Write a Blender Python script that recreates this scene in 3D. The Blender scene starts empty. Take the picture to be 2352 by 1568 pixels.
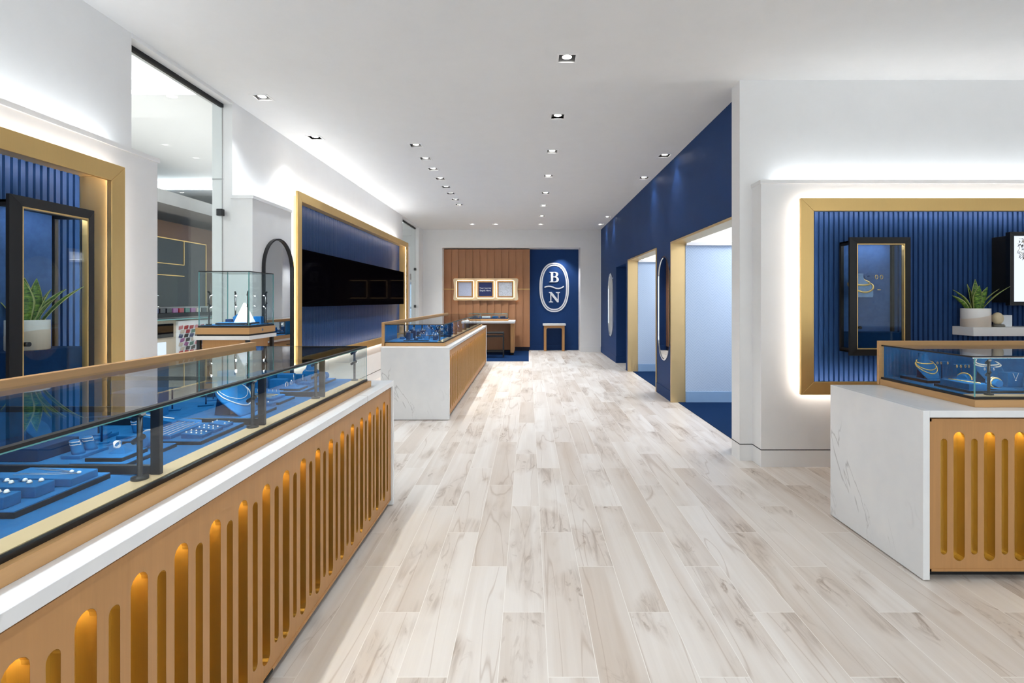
import bpy, bmesh, math, random
from mathutils import Vector, Matrix
random.seed(7)
S = bpy.context.scene
COL = S.collection
PI = math.pi

# ------------------------------------------------------------------ camera
cd = bpy.data.cameras.new('camera')
cd.sensor_width = 36.0
cd.lens = 36.0 * 1200 / 2352
cd.shift_x = -38 / 2352
cd.shift_y = -94 / 2352
cd.clip_start = 0.02
cam = bpy.data.objects.new('camera', cd)
cam.location = (0, 0, 1.3)
cam.rotation_euler = (PI / 2, 0, 0)
COL.objects.link(cam)
S.camera = cam

# ------------------------------------------------------------------ world, exposure, large lights
S.view_settings.view_transform = 'Standard'
S.view_settings.look = 'None'
S.view_settings.gamma = 1.0
S.view_settings.use_curve_mapping = False
S.view_settings.exposure = 1.55
W = bpy.data.worlds.new('world')
S.world = W
W.use_nodes = True
W.node_tree.nodes['Background'].inputs[0].default_value = (0.89, 0.965, 1.0, 1)
W.node_tree.nodes['Background'].inputs[1].default_value = 0.68
cy = S.cycles
cy.max_bounces = 8
cy.diffuse_bounces = 4
cy.use_adaptive_sampling = True
cy.adaptive_threshold = 0.1
cy.adaptive_min_samples = 16
cy.glossy_bounces = 4
cy.transmission_bounces = 4
cy.transparent_max_bounces = 24
cy.caustics_reflective = False
cy.caustics_refractive = False
cy.sample_clamp_indirect = 4.0
cy.use_denoising = True
SPOT_W = 14.6          # each recessed downlight
COVE = 9.5             # linear strips of the coves and frames


def area_light(name, loc, rot, sx, sy, watts, color=(1, 1, 1)):
    d = bpy.data.lights.new(name, 'AREA')
    d.shape = 'RECTANGLE'
    d.size, d.size_y = sx, sy
    d.energy = watts
    d.color = color
    o = bpy.data.objects.new(name, d)
    o.location = loc
    o.rotation_euler = rot
    COL.objects.link(o)
    return o


area_light('mall_ceiling_light', (-5.0, 4.5, 3.55), (0, 0, 0), 1.6, 9, 70)
area_light('mall_ceiling_fill', (-5.0, 8.0, 2.95), (PI, 0, 0), 2.5, 8, 14)  # added upward fill hanging in mid-air, brightens the mall ceiling
area_light('fitting_room_light', (3.2, 5.6, 2.55), (0, 0, 0), 0.9, 1.4, 17)
area_light('fitting_room_light', (3.2, 8.5, 2.55), (0, 0, 0), 0.9, 1.4, 17)


# ------------------------------------------------------------------ materials
def lin(c):
    return tuple(((x / 255) / 12.92 if x / 255 <= 0.04045 else ((x / 255 + 0.055) / 1.055) ** 2.4) for x in c)


class N:
    """small node helper"""
    def __init__(s, name):
        s.m = bpy.data.materials.new(name)
        s.m.use_nodes = True
        s.t = s.m.node_tree
        s.b = s.t.nodes['Principled BSDF']
        s.out = s.t.nodes['Material Output']

    def new(s, kind, **kw):
        n = s.t.nodes.new(kind)
        for k, v in kw.items():
            setattr(n, k, v)
        return n

    def link(s, a, b):
        s.t.links.new(a, b)

    def coord(s, scale=(1, 1, 1), which='Object'):
        c = s.new('ShaderNodeTexCoord')
        mp = s.new('ShaderNodeMapping')
        mp.inputs['Scale'].default_value = scale
        s.link(c.outputs[which], mp.inputs['Vector'])
        return mp.outputs['Vector']

    def noise(s, vec, scale, detail=4, rough=0.6, dist=0.0):
        n = s.new('ShaderNodeTexNoise')
        n.inputs['Scale'].default_value = scale
        n.inputs['Detail'].default_value = detail
        n.inputs['Roughness'].default_value = rough
        n.inputs['Distortion'].default_value = dist
        s.link(vec, n.inputs['Vector'])
        return n.outputs['Fac']

    def ramp(s, fac, stops):
        r = s.new('ShaderNodeValToRGB')
        e = r.color_ramp.elements
        e[0].position, e[0].color = stops[0][0], (*stops[0][1], 1)
        e[1].position, e[1].color = stops[1][0], (*stops[1][1], 1)
        for p, c in stops[2:]:
            k = e.new(p)
            k.color = (*c, 1)
        s.link(fac, r.inputs['Fac'])
        return r.outputs['Color']

    def math(s, op, a, b=None, c=None):
        n = s.new('ShaderNodeMath', operation=op)
        for i, x in enumerate((a, b, c)):
            if x is None:
                continue
            if isinstance(x, (int, float)):
                n.inputs[i].default_value = x
            else:
                s.link(x, n.inputs[i])
        return n.outputs[0]

    def mix(s, fac, a, b, blend='MIX'):
        n = s.new('ShaderNodeMix', data_type='RGBA', blend_type=blend)
        if isinstance(fac, (int, float)):
            n.inputs[0].default_value = fac
        else:
            s.link(fac, n.inputs[0])
        for i, x in ((6, a), (7, b)):
            if isinstance(x, tuple):
                n.inputs[i].default_value = (*x, 1)
            else:
                s.link(x, n.inputs[i])
        return n.outputs[2]

    def bump(s, h, strength=0.2, dist=0.01):
        n = s.new('ShaderNodeBump')
        n.inputs['Strength'].default_value = strength
        n.inputs['Distance'].default_value = dist
        s.link(h, n.inputs['Height'])
        s.link(n.outputs[0], s.b.inputs['Normal'])

    def set(s, **kw):
        for k, v in kw.items():
            k = k.replace('_', ' ')
            if k in s.b.inputs:
                s.b.inputs[k].default_value = v
        return s


def plain(name, rgb, rough=0.5, metal=0.0, var=0.06, scale=6.0, stretch=(1, 1, 1), spec=0.5, coat=0.0):
    n = N(name)
    c = lin(rgb)
    f = n.noise(n.coord(stretch), scale)
    d = tuple(x * (1 - var) for x in c)
    e = tuple(min(1, x * (1 + var)) for x in c)
    n.link(n.ramp(f, [(0.3, d), (0.7, e)]), n.b.inputs['Base Color'])
    n.b.inputs['Roughness'].default_value = rough
    n.b.inputs['Metallic'].default_value = metal
    n.b.inputs['Specular IOR Level'].default_value = spec
    n.b.inputs['Coat Weight'].default_value = coat
    return n.m


def emit(name, rgb, strength):
    n = N(name)
    e = n.new('ShaderNodeEmission')
    e.inputs[0].default_value = (*lin(rgb), 1)
    e.inputs[1].default_value = strength
    n.link(e.outputs[0], n.out.inputs['Surface'])
    return n.m


def oak(name, rgb, vertical=True, rough=0.45):
    n = N(name)
    c = lin(rgb)
    v = n.coord((1, 1, 0.04) if vertical else (0.06, 0.06, 1))
    f = n.noise(v, 55, 6, 0.65, 0.4)
    g = n.noise(n.coord((1, 1, 0.15) if vertical else (0.1, 0.1, 1)), 5, 3)
    col = n.ramp(f, [(0.25, tuple(x * 0.80 for x in c)), (0.75, tuple(min(1, x * 1.12) for x in c))])
    col = n.mix(g, col, tuple(min(1, x * 1.1) for x in c))
    n.link(col, n.b.inputs['Base Color'])
    n.b.inputs['Roughness'].default_value = rough
    n.b.inputs['Specular IOR Level'].default_value = 0.35
    n.bump(f, 0.06, 0.002)
    return n.m


def brass(name, rgb, rough=0.34, metal=0.8):
    n = N(name)
    c = lin(rgb)
    f = n.noise(n.coord((60, 60, 1)), 8, 4)
    n.link(n.ramp(f, [(0.3, tuple(x * 0.96 for x in c)), (0.7, c)]), n.b.inputs['Base Color'])
    n.b.inputs['Metallic'].default_value = metal
    n.link(n.math('MULTIPLY_ADD', f, 0.12, rough - 0.06), n.b.inputs['Roughness'])
    return n.m


def velvet(name, rgb):
    n = N(name)
    c = lin(rgb)
    f = n.noise(n.coord(), 25, 5, 0.7)
    n.link(n.ramp(f, [(0.3, tuple(x * 0.82 for x in c)), (0.7, tuple(min(1, x * 1.15) for x in c))]), n.b.inputs['Base Color'])
    n.b.inputs['Roughness'].default_value = 0.9
    n.b.inputs['Specular IOR Level'].default_value = 0.15
    n.b.inputs['Sheen Weight'].default_value = 0.12
    n.b.inputs['Sheen Tint'].default_value = (*[min(1, x * 2 + 0.1) for x in c], 1)
    return n.m


def glass(name, tint=(0.95, 0.985, 0.985)):
    n = N(name)
    lw = n.new('ShaderNodeLayerWeight')
    p = n.math('POWER', lw.outputs['Facing'], 5.0)
    f = n.math('MULTIPLY_ADD', p, 0.92, 0.035)
    t = n.new('ShaderNodeBsdfTransparent')
    t.inputs[0].default_value = (*tint, 1)
    g = n.new('ShaderNodeBsdfGlossy')
    g.inputs['Roughness'].default_value = 0.0
    m = n.new('ShaderNodeMixShader')
    n.link(f, m.inputs[0])
    n.link(t.outputs[0], m.inputs[1])
    n.link(g.outputs[0], m.inputs[2])
    n.link(m.outputs[0], n.out.inputs['Surface'])
    return n.m


def marble(name):
    n = N(name)
    v = n.coord((1, 1, 1))
    def veins(sc, det, dist, width, lo):
        w = n.noise(v, sc, det, 0.55, dist)
        d = n.math('ABSOLUTE', n.math('SUBTRACT', w, 0.5))
        l = n.ramp(d, [(0.0, (1, 1, 1)), (width, (0, 0, 0))])
        msk = n.ramp(n.noise(v, sc * 1.7, 1), [(lo, (0, 0, 0)), (lo + 0.15, (1, 1, 1))])
        return n.math('MULTIPLY', l, msk)
    a = veins(1.1, 5, 0.9, 0.008, 0.50)
    b = veins(2.3, 5, 0.6, 0.005, 0.55)
    soft = n.math('MINIMUM', n.math('MULTIPLY_ADD', b, 0.35, n.math('MULTIPLY', a, 0.55)), 0.7)
    base = n.ramp(n.noise(v, 3, 3), [(0.3, lin((232, 234, 237))), (0.7, lin((242, 243, 244)))])
    n.link(n.mix(soft, base, lin((150, 148, 150))), n.b.inputs['Base Color'])
    n.b.inputs['Roughness'].default_value = 0.22
    return n.m


def floor_mat():
    n = N('wood_plank_tile')
    c = n.new('ShaderNodeTexCoord')
    sp = n.new('ShaderNodeSeparateXYZ')
    n.link(c.outputs['Object'], sp.inputs[0])
    X, Y = sp.outputs[0], sp.outputs[1]
    WD, LN = 0.1738, 1.127
    u = n.math('DIVIDE', n.math('ADD', X, 0.106), WD)
    i = n.math('FLOOR', u)
    fu = n.math('SUBTRACT', u, i)
    v = n.math('DIVIDE', n.math('MULTIPLY_ADD', i, LN / 3, n.math('SUBTRACT', Y, 1.053)), LN)
    j = n.math('FLOOR', v)
    fv = n.math('SUBTRACT', v, j)
    cb = n.new('ShaderNodeCombineXYZ')
    n.link(i, cb.inputs[0]); n.link(j, cb.inputs[1])
    wn = n.new('ShaderNodeTexWhiteNoise', noise_dimensions='3D')
    n.link(cb.outputs[0], wn.inputs['Vector'])
    rv, rc = wn.outputs['Value'], wn.outputs['Color']
    # plank-local coordinates with a random shift
    sh = n.new('ShaderNodeVectorMath', operation='SCALE')
    n.link(rc, sh.inputs[0]); sh.inputs['Scale'].default_value = 37.0
    def local(sx, sy):
        q = n.new('ShaderNodeCombineXYZ')
        n.link(n.math('MULTIPLY', X, sx), q.inputs[0]); n.link(n.math('MULTIPLY', Y, sy), q.inputs[1])
        a = n.new('ShaderNodeVectorMath', operation='ADD')
        n.link(q.outputs[0], a.inputs[0]); n.link(sh.outputs[0], a.inputs[1])
        return a.outputs[0]
    band = n.noise(local(7.5, 0.45), 1.0, 3, 0.55, 0.5)
    patch = n.noise(local(3.6, 1.5), 1.0, 2, 0.5, 0.4)
    streak = n.noise(local(17, 1.5), 1.0, 5, 0.62, 1.3)
    knot = n.noise(local(12, 5.0), 1.0, 4, 0.6, 1.8)
    grain = n.noise(local(90, 1.6), 1.0, 5, 0.65, 0.2)
    line = n.noise(local(5.5, 0.38), 1.0, 2, 0.45, 0.5)
    c1, c2, c3 = lin((232, 226, 220)), lin((199, 184, 170)), lin((134, 112, 95))
    bandf = n.ramp(band, [(0.40, (0, 0, 0)), (0.68, (1, 1, 1))])
    tone = n.math('MULTIPLY_ADD', n.math('POWER', rv, 1.6), 0.50, n.math('MULTIPLY', bandf, 0.45))
    col = n.mix(n.math('MINIMUM', tone, 1.0), c1, c2)
    pf = n.ramp(patch, [(0.50, (0, 0, 0)), (0.66, (1, 1, 1))])
    sf = n.ramp(streak, [(0.48, (0, 0, 0)), (0.74, (1, 1, 1))])
    kf = n.ramp(knot, [(0.56, (0, 0, 0)), (0.70, (1, 1, 1))])
    col = n.mix(n.math('MULTIPLY', pf, 0.42), col, c2)
    col = n.mix(n.math('MULTIPLY', n.math('MULTIPLY', pf, n.math('MAXIMUM', sf, kf)), 0.80), col, c3)
    ln = n.ramp(n.math('ABSOLUTE', n.math('SUBTRACT', line, 0.5)), [(0.0, (1, 1, 1)), (0.008, (0, 0, 0))])
    col = n.mix(n.math('MULTIPLY', ln, 0.42), col, lin((160, 136, 116)))
    col = n.mix(n.math('MULTIPLY', n.math('SUBTRACT', 1.0, grain), 0.14), col, c3)
    e1 = n.math('LESS_THAN', n.math('MINIMUM', fu, n.math('SUBTRACT', 1.0, fu)), 0.008)
    e2 = n.math('LESS_THAN', n.math('MINIMUM', fv, n.math('SUBTRACT', 1.0, fv)), 0.0014)
    col = n.mix(n.math('MULTIPLY', n.math('MAXIMUM', e1, e2), 0.8), col, lin((238, 233, 227)))
    n.link(col, n.b.inputs['Base Color'])
    n.b.inputs['Roughness'].default_value = 0.38
    n.b.inputs['Specular IOR Level'].default_value = 0.4
    return n.m


def wallpaper_mat():
    n = N('blue_herringbone_wallpaper')
    c = n.new('ShaderNodeTexCoord')
    sp = n.new('ShaderNodeSeparateXYZ')
    n.link(c.outputs['Object'], sp.inputs[0])
    u = n.math('ADD', sp.outputs[0], sp.outputs[1])
    col = n.math('FLOOR', n.math('DIVIDE', u, 0.06))
    par = n.math('SUBTRACT', n.math('MULTIPLY', n.math('MODULO', n.math('ABSOLUTE', col), 2.0), 2.0), 1.0)
    w = n.math('FRACT', n.math('MULTIPLY_ADD', sp.outputs[2], 28.0, n.math('MULTIPLY', n.math('MULTIPLY', u, 28.0), par)))
    st = n.math('LESS_THAN', w, 0.5)
    nz = n.noise(n.coord(), 40, 3)
    cc = n.mix(n.math('MULTIPLY', n.math('MULTIPLY', st, nz), 0.9), lin((186, 205, 230)), lin((158, 184, 214)))
    n.link(cc, n.b.inputs['Base Color'])
    n.b.inputs['Roughness'].default_value = 0.7
    return n.m


def carpet_mat():
    n = N('navy_carpet')
    f = n.noise(n.coord((1, 1, 1)), 160, 3, 0.8)
    g = n.noise(n.coord((1, 0.3, 1)), 22, 4, 0.7)
    col = n.ramp(f, [(0.3, lin((12, 34, 68))), (0.7, lin((20, 54, 96)))])
    n.link(n.mix(n.math('MULTIPLY', g, 0.5), col, lin((14, 40, 78))), n.b.inputs['Base Color'])
    n.b.inputs['Roughness'].default_value = 0.95
    n.b.inputs['Specular IOR Level'].default_value = 0.1
    n.bump(f, 0.5, 0.004)
    return n.m


def pot_mat():
    n = N('two_tone_ceramic')
    c = n.new('ShaderNodeTexCoord')
    sp = n.new('ShaderNodeSeparateXYZ')
    n.link(c.outputs['Object'], sp.inputs[0])
    k = n.math('GREATER_THAN', n.math('MULTIPLY_ADD', sp.outputs[0], -0.22, sp.outputs[2]), 0.082)
    n.link(n.mix(k, lin((224, 212, 198)), lin((240, 239, 236))), n.b.inputs['Base Color'])
    n.link(n.math('MULTIPLY_ADD', k, -0.45, 0.6), n.b.inputs['Roughness'])
    return n.m


def leaf_mat():
    n = N('snake_plant_leaf')
    f = n.noise(n.coord((25, 25, 70)), 1.4, 4, 0.7, 0.5)
    n.link(n.ramp(f, [(0.36, lin((24, 58, 30))), (0.52, lin((92, 134, 48))), (0.66, lin((150, 182, 72)))]), n.b.inputs['Base Color'])
    n.b.inputs['Roughness'].default_value = 0.4
    return n.m


def photo_mat(kind):
    n = N('printed_picture_' + kind)
    v = n.coord((1, 1, 1), 'Generated')
    f = n.noise(v, 6, 3, 0.6, 1.5)
    d = n.math('ABSOLUTE', n.math('SUBTRACT', f, 0.52))
    k = n.ramp(d, [(0.0, (1, 1, 1)), (0.03, (0, 0, 0))])
    if kind == 'pale':
        col = n.mix(n.math('MULTIPLY', k, 0.35), lin((196, 203, 226)), lin((130, 136, 168)))
    else:
        col = n.mix(n.math('MULTIPLY', k, 0.7), lin((214, 218, 228)), lin((120, 120, 118)))
    n.link(col, n.b.inputs['Base Color'])
    n.b.inputs['Roughness'].default_value = 0.3
    return n.m


def screen_mat():
    n = N('black_screen')
    d = n.new('ShaderNodeBsdfDiffuse'); d.inputs[0].default_value = (0.0022, 0.0016, 0.0026, 1)
    g = n.new('ShaderNodeBsdfGlossy'); g.inputs['Roughness'].default_value = 0.04
    m = n.new('ShaderNodeMixShader'); m.inputs[0].default_value = 0.003
    n.link(d.outputs[0], m.inputs[1]); n.link(g.outputs[0], m.inputs[2]); n.link(m.outputs[0], n.out.inputs['Surface'])
    return n.m


M = {}
M['white'] = plain('white_paint', (240, 240, 240), 0.6, var=0.01)
M['ceil'] = plain('ceiling_white_paint', (238, 238, 238), 0.8, var=0.01)
M['navy'] = plain('navy_paint', (33, 64, 116), 0.55, var=0.04, scale=2, spec=0.12)
M['deepnavy'] = plain('dark_navy_paint', (18, 26, 52), 0.6)
M['flute'] = plain('navy_lacquer_flutes', (42, 72, 120), 0.42, var=0.03, spec=0.10)
M['gold'] = brass('satin_brass', (234, 198, 130), 0.45, 0.75)
M['champagne'] = brass('champagne_brass', (222, 196, 146), 0.42)
M['amber'] = brass('polished_amber_brass', (216, 182, 104), 0.30, 0.9)
M['oak'] = oak('oak_veneer', (184, 137, 88))
M['oakh'] = oak('oak_rail', (196, 152, 102), False)
M['oakd'] = oak('dark_walnut', (104, 74, 50), False)
M['oakw'] = oak('warm_oak_slats', (174, 126, 92))
M['pale'] = oak('pale_wood_deck', (214, 184, 142), False)
M['stone'] = marble('white_veined_stone')
M['black'] = plain('black_metal', (16, 17, 21), 0.35, var=0.1)
M['blackm'] = plain('black_matte', (13, 14, 18), 0.6)
M['screen'] = screen_mat()
M['velvet'] = velvet('blue_velvet', (22, 98, 156))
M['velvetd'] = velvet('navy_velvet', (14, 50, 92))
M['suede'] = velvet('blue_suede', (70, 102, 156))
M['palesuede'] = velvet('pale_blue_suede', (128, 160, 206))
M['glass'] = glass('clear_glass')
M['glasse'] = plain('green_glass_edge', (96, 160, 160), 0.1, var=0.05)
M['mirror'] = plain('mirror_silver', (226, 230, 232), 0.02, 1.0, var=0.0)
M['chrome'] = plain('polished_chrome', (214, 218, 224), 0.12, 1.0, var=0.01)
M['silver'] = plain('silver_jewellery', (240, 240, 242), 0.16, 0.55, var=0.02)
M['gem'] = plain('bright_clear_stone', (248, 250, 255), 0.05, 0.0, var=0.05, scale=300, coat=1.0)
M['pearl'] = plain('pearl', (240, 234, 224), 0.25, 0.0, coat=0.6)
M['goldj'] = plain('yellow_gold', (246, 208, 130), 0.2, 0.5, var=0.03)
M['floor'] = floor_mat()
M['paper'] = wallpaper_mat()
M['lblue'] = plain('light_blue_paint', (140, 174, 212), 0.5, var=0.02)
M['carpet'] = carpet_mat()
M['pot'] = pot_mat()
M['leaf'] = leaf_mat()
M['leafe'] = plain('leaf_margin', (176, 184, 116), 0.4)
M['soil'] = plain('dark_soil', (40, 30, 24), 0.9, var=0.3, scale=80)
M['cream'] = plain('cream_ceramic', (226, 210, 176), 0.45)
M['grey'] = plain('grey_stoneware', (120, 116, 110), 0.6)
M['slate'] = plain('slate_green_panel', (52, 60, 62), 0.5)
M['mgrey'] = plain('mall_grey_paint', (170, 170, 170), 0.8)
M['tan'] = plain('tan_paint', (196, 186, 170), 0.7)
M['led'] = emit('white_led_strip', (255, 246, 238), COVE)
M['ledup'] = emit('white_cove_led', (244, 251, 255), 4.6)
M['ledw'] = emit('warm_led_strip', (255, 214, 160), 5.0)
M['ledcase'] = emit('case_led', (250, 250, 250), 4.2)
M['ledscreen'] = emit('screen_niche_led', (255, 244, 240), 6.0)
M['ledin'] = emit('white_niche_led', (255, 244, 240), 17.0)
M['ledvit'] = emit('vitrine_led', (236, 244, 255), 9.0)
M['leda'] = emit('amber_led', (255, 228, 160), 52.0)
M['lamp'] = emit('lamp_lens', (255, 250, 242), 14.0)
M['lamplow'] = emit('dimmed_lamp_lens', (255, 250, 242), 3.0)
M['spark'] = emit('bright_spotlight_lens', (245, 250, 255), 60.0)
M['lightbox'] = emit('warm_light_box', (255, 226, 176), 1.0)
M['backlit'] = emit('backlit_print', (226, 236, 250), 0.42)
M['day'] = emit('daylight_glazing', (196, 228, 255), 0.42)
M['white2'] = plain('white_letter_acrylic', (240, 244, 250), 0.4)
M['pic1'] = photo_mat('pale')
M['pic2'] = photo_mat('rings')
M['print'] = plain('navy_print', (26, 42, 96), 0.4)


# ------------------------------------------------------------------ mesh helpers
class MB:
    def __init__(s):
        s.v, s.f, s.mi, s.sm = [], [], [], []

    def add(s, vs, fs, mi=0, smooth=False):
        o = len(s.v)
        s.v += [tuple(p) for p in vs]
        for f in fs:
            s.f.append([o + i for i in f]); s.mi.append(mi); s.sm.append(smooth)
        return s

    def hexa(s, p, mi=0):
        return s.add(p, [(0, 3, 2, 1), (4, 5, 6, 7), (0, 1, 5, 4), (1, 2, 6, 5), (2, 3, 7, 6), (3, 0, 4, 7)], mi)

    def box(s, x0, x1, y0, y1, z0, z1, mi=0):
        return s.hexa([(x0, y0, z0), (x1, y0, z0), (x1, y1, z0), (x0, y1, z0),
                       (x0, y0, z1), (x1, y0, z1), (x1, y1, z1), (x0, y1, z1)], mi)

    def prism(s, poly, fn, t0, t1, mi=0, smooth=False):
        n = len(poly)
        vs = [fn(a, b, t0) for a, b in poly] + [fn(a, b, t1) for a, b in poly]
        s.add(vs, [tuple(range(n))[::-1], tuple(range(n, 2 * n))], mi)
        return s.add(vs, [(i, (i + 1) % n, n + (i + 1) % n, n + i) for i in range(n)], mi, smooth)

    def rings(s, rings, mi=0, smooth=True, closed=False, cap=True):
        n = len(rings[0])
        vs = [p for r in rings for p in r]
        k = len(rings)
        fs = []
        for a in range(k if closed else k - 1):
            b = (a + 1) % k
            for i in range(n):
                j = (i + 1) % n
                fs.append((a * n + i, a * n + j, b * n + j, b * n + i))
        o = len(s.v)
        s.add(vs, fs, mi, smooth)
        if cap and not closed:
            s.f.append([o + i for i in range(n)][::-1]); s.mi.append(mi); s.sm.append(False)
            s.f.append([o + (k - 1) * n + i for i in range(n)]); s.mi.append(mi); s.sm.append(False)
        return s

    def lathe(s, prof, c=(0, 0, 0), n=24, mi=0, smooth=True):
        return s.rings([[(c[0] + r * math.cos(2 * PI * i / n), c[1] + r * math.sin(2 * PI * i / n), c[2] + z)
                         for i in range(n)] for r, z in prof], mi, smooth)

    def cyl(s, p0, p1, r0, r1=None, n=16, mi=0):
        r1 = r0 if r1 is None else r1
        p0, p1 = Vector(p0), Vector(p1)
        d = (p1 - p0).normalized()
        a = d.orthogonal().normalized(); b = d.cross(a)
        return s.rings([[p + r * (math.cos(2 * PI * i / n) * a + math.sin(2 * PI * i / n) * b) for i in range(n)]
                        for p, r in ((p0, r0), (p1, r1))], mi)

    def tube(s, pts, r, n=6, closed=False, mi=0):
        P = [Vector(p) for p in pts]
        rg = []
        up = None
        for i, p in enumerate(P):
            if closed:
                d = P[(i + 1) % len(P)] - P[i - 1]
            else:
                d = P[min(i + 1, len(P) - 1)] - P[max(i - 1, 0)]
            d.normalize()
            if up is None:
                up = d.orthogonal().normalized()
            else:
                up = (up - d * up.dot(d))
                up = up.normalized() if up.length > 1e-6 else d.orthogonal().normalized()
            b = d.cross(up)
            rg.append([p + r * (math.cos(2 * PI * k / n) * up + math.sin(2 * PI * k / n) * b) for k in range(n)])
        return s.rings(rg, mi, True, closed)

    def ball(s, c, r, n=8, mi=0, sz=1.0):
        prof = [(r * math.sin(PI * k / n), -r * sz * math.cos(PI * k / n)) for k in range(n + 1)]
        prof[0] = (1e-5, prof[0][1]); prof[-1] = (1e-5, prof[-1][1])
        return s.lathe(prof, c, max(8, n), mi)

    def torus(s, c, R, r, axis='Z', n=20, k=6, mi=0):
        pts = []
        for i in range(n):
            a, b = R * math.cos(2 * PI * i / n), R * math.sin(2 * PI * i / n)
            q = {'Z': (a, b, 0), 'Y': (a, 0, b), 'X': (0, a, b)}[axis]
            pts.append((c[0] + q[0], c[1] + q[1], c[2] + q[2]))
        return s.tube(pts, r, k, True, mi)

    def build(s, name, mat, parent=None, org=None, loc=None, rot=0.0, bevel=0.0):
        me = bpy.data.meshes.new(name)
        vs = s.v
        if org is not None:
            vs = [(x - org[0], y - org[1], z - org[2]) for x, y, z in vs]
        me.from_pydata(vs, [], s.f)
        mats = mat if isinstance(mat, (list, tuple)) else [mat]
        for m in mats:
            me.materials.append(M[m] if isinstance(m, str) else m)
        me.polygons.foreach_set('material_index', s.mi)
        me.polygons.foreach_set('use_smooth', s.sm)
        bm = bmesh.new(); bm.from_mesh(me)
        bmesh.ops.recalc_face_normals(bm, faces=bm.faces)
        bm.to_mesh(me); bm.free()
        o = bpy.data.objects.new(name, me)
        COL.objects.link(o)
        if parent is not None:
            o.parent = parent
            if loc is not None:
                o.location = loc
        elif loc is not None:
            o.location = loc
        elif org is not None:
            o.location = org
        if rot:
            o.rotation_euler.z = rot
        if bevel:
            b = o.modifiers.new('bevel', 'BEVEL')
            b.width = bevel; b.segments = 2; b.limit_method = 'ANGLE'; b.angle_limit = 0.7
        return o


def tag(o, label=None, cat=None, group=None, kind=None):
    if label: o['label'] = label
    if cat: o['category'] = cat
    if group: o['group'] = group
    if kind: o['kind'] = kind
    return o


def thing(name, label, cat, loc=(0, 0, 0), rot=0.0, group=None):
    o = bpy.data.objects.new(name, None)
    o.empty_display_size = 0.05
    COL.objects.link(o)
    o.location = loc
    o.rotation_euler.z = rot
    return tag(o, label, cat, group)


def copy_tree(o, parent=None):
    c = o.copy(); COL.objects.link(c)
    if parent is not None: c.parent = parent
    for ch in list(o.children):
        copy_tree(ch, c)
    return c


def struct(name, mb, mat, bevel=0.0):
    return tag(mb.build(name, mat, bevel=bevel), kind='structure')


def plate(outer, holes, t):
    """flat plate with holes in XY, thickness t about z=0 -> (verts, faces)"""
    cu = bpy.data.curves.new('plate', 'CURVE')
    cu.dimensions = '2D'; cu.fill_mode = 'BOTH'; cu.extrude = t / 2
    for loop in [outer] + holes:
        sp = cu.splines.new('POLY')
        sp.points.add(len(loop) - 1)
        for p, q in zip(sp.points, loop):
            p.co = (q[0], q[1], 0, 1)
        sp.use_cyclic_u = True
    o = bpy.data.objects.new('plate', cu); COL.objects.link(o)
    dg = bpy.context.evaluated_depsgraph_get(); dg.update()
    me = bpy.data.meshes.new_from_object(o.evaluated_get(dg))
    v = [tuple(p.co) for p in me.vertices]; f = [tuple(p.vertices) for p in me.polygons]
    bpy.data.objects.remove(o); bpy.data.curves.remove(cu); bpy.data.meshes.remove(me)
    return v, f


def stadium(cx, z0, z1, r, n=8):
    p = [(cx + r * math.cos(PI + PI * k / n), z0 + r + r * math.sin(PI + PI * k / n)) for k in range(n + 1)]
    p += [(cx + r * math.cos(PI * k / n), z1 - r + r * math.sin(PI * k / n)) for k in range(n + 1)]
    return p


def text_mesh(body, size):
    cu = bpy.data.curves.new('lettering', 'FONT')
    cu.body = body; cu.size = size; cu.extrude = 0.002; cu.align_x = 'CENTER'; cu.align_y = 'CENTER'
    o = bpy.data.objects.new('lettering', cu); COL.objects.link(o)
    dg = bpy.context.evaluated_depsgraph_get(); dg.update()
    me = bpy.data.meshes.new_from_object(o.evaluated_get(dg))
    v = [tuple(p.co) for p in me.vertices]; f = [tuple(p.vertices) for p in me.polygons]
    bpy.data.objects.remove(o); bpy.data.curves.remove(cu); bpy.data.meshes.remove(me)
    return v, f


RIGHT = lambda y: (lambda a, d, z: (a, y - d, z))      # wall facing the camera, a = X
LEFT = lambda x: (lambda a, d, z: (x + d, a, z))        # left wall facing the room, a = Y


def slab_on(mb, pl, a0, a1, d0, d1, z0, z1, mi=0):
    return mb.hexa([pl(a0, d0, z0), pl(a1, d0, z0), pl(a1, d1, z0), pl(a0, d1, z0),
                    pl(a0, d0, z1), pl(a1, d0, z1), pl(a1, d1, z1), pl(a0, d1, z1)], mi)


def ring_on(mb, pl, a0, a1, z0, z1, w, d0, d1, mi=0):
    """mitred rectangular ring: outer a0..a1, z0..z1, width w, depth d0..d1"""
    O = [(a0, z0), (a1, z0), (a1, z1), (a0, z1)]
    I = [(a0 + w, z0 + w), (a1 - w, z0 + w), (a1 - w, z1 - w), (a0 + w, z1 - w)]
    for k in range(4):
        j = (k + 1) % 4
        q = [O[k], O[j], I[j], I[k]]
        mb.hexa([pl(a, d0, z) for a, z in q] + [pl(a, d1, z) for a, z in q], mi)
    return mb


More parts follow.
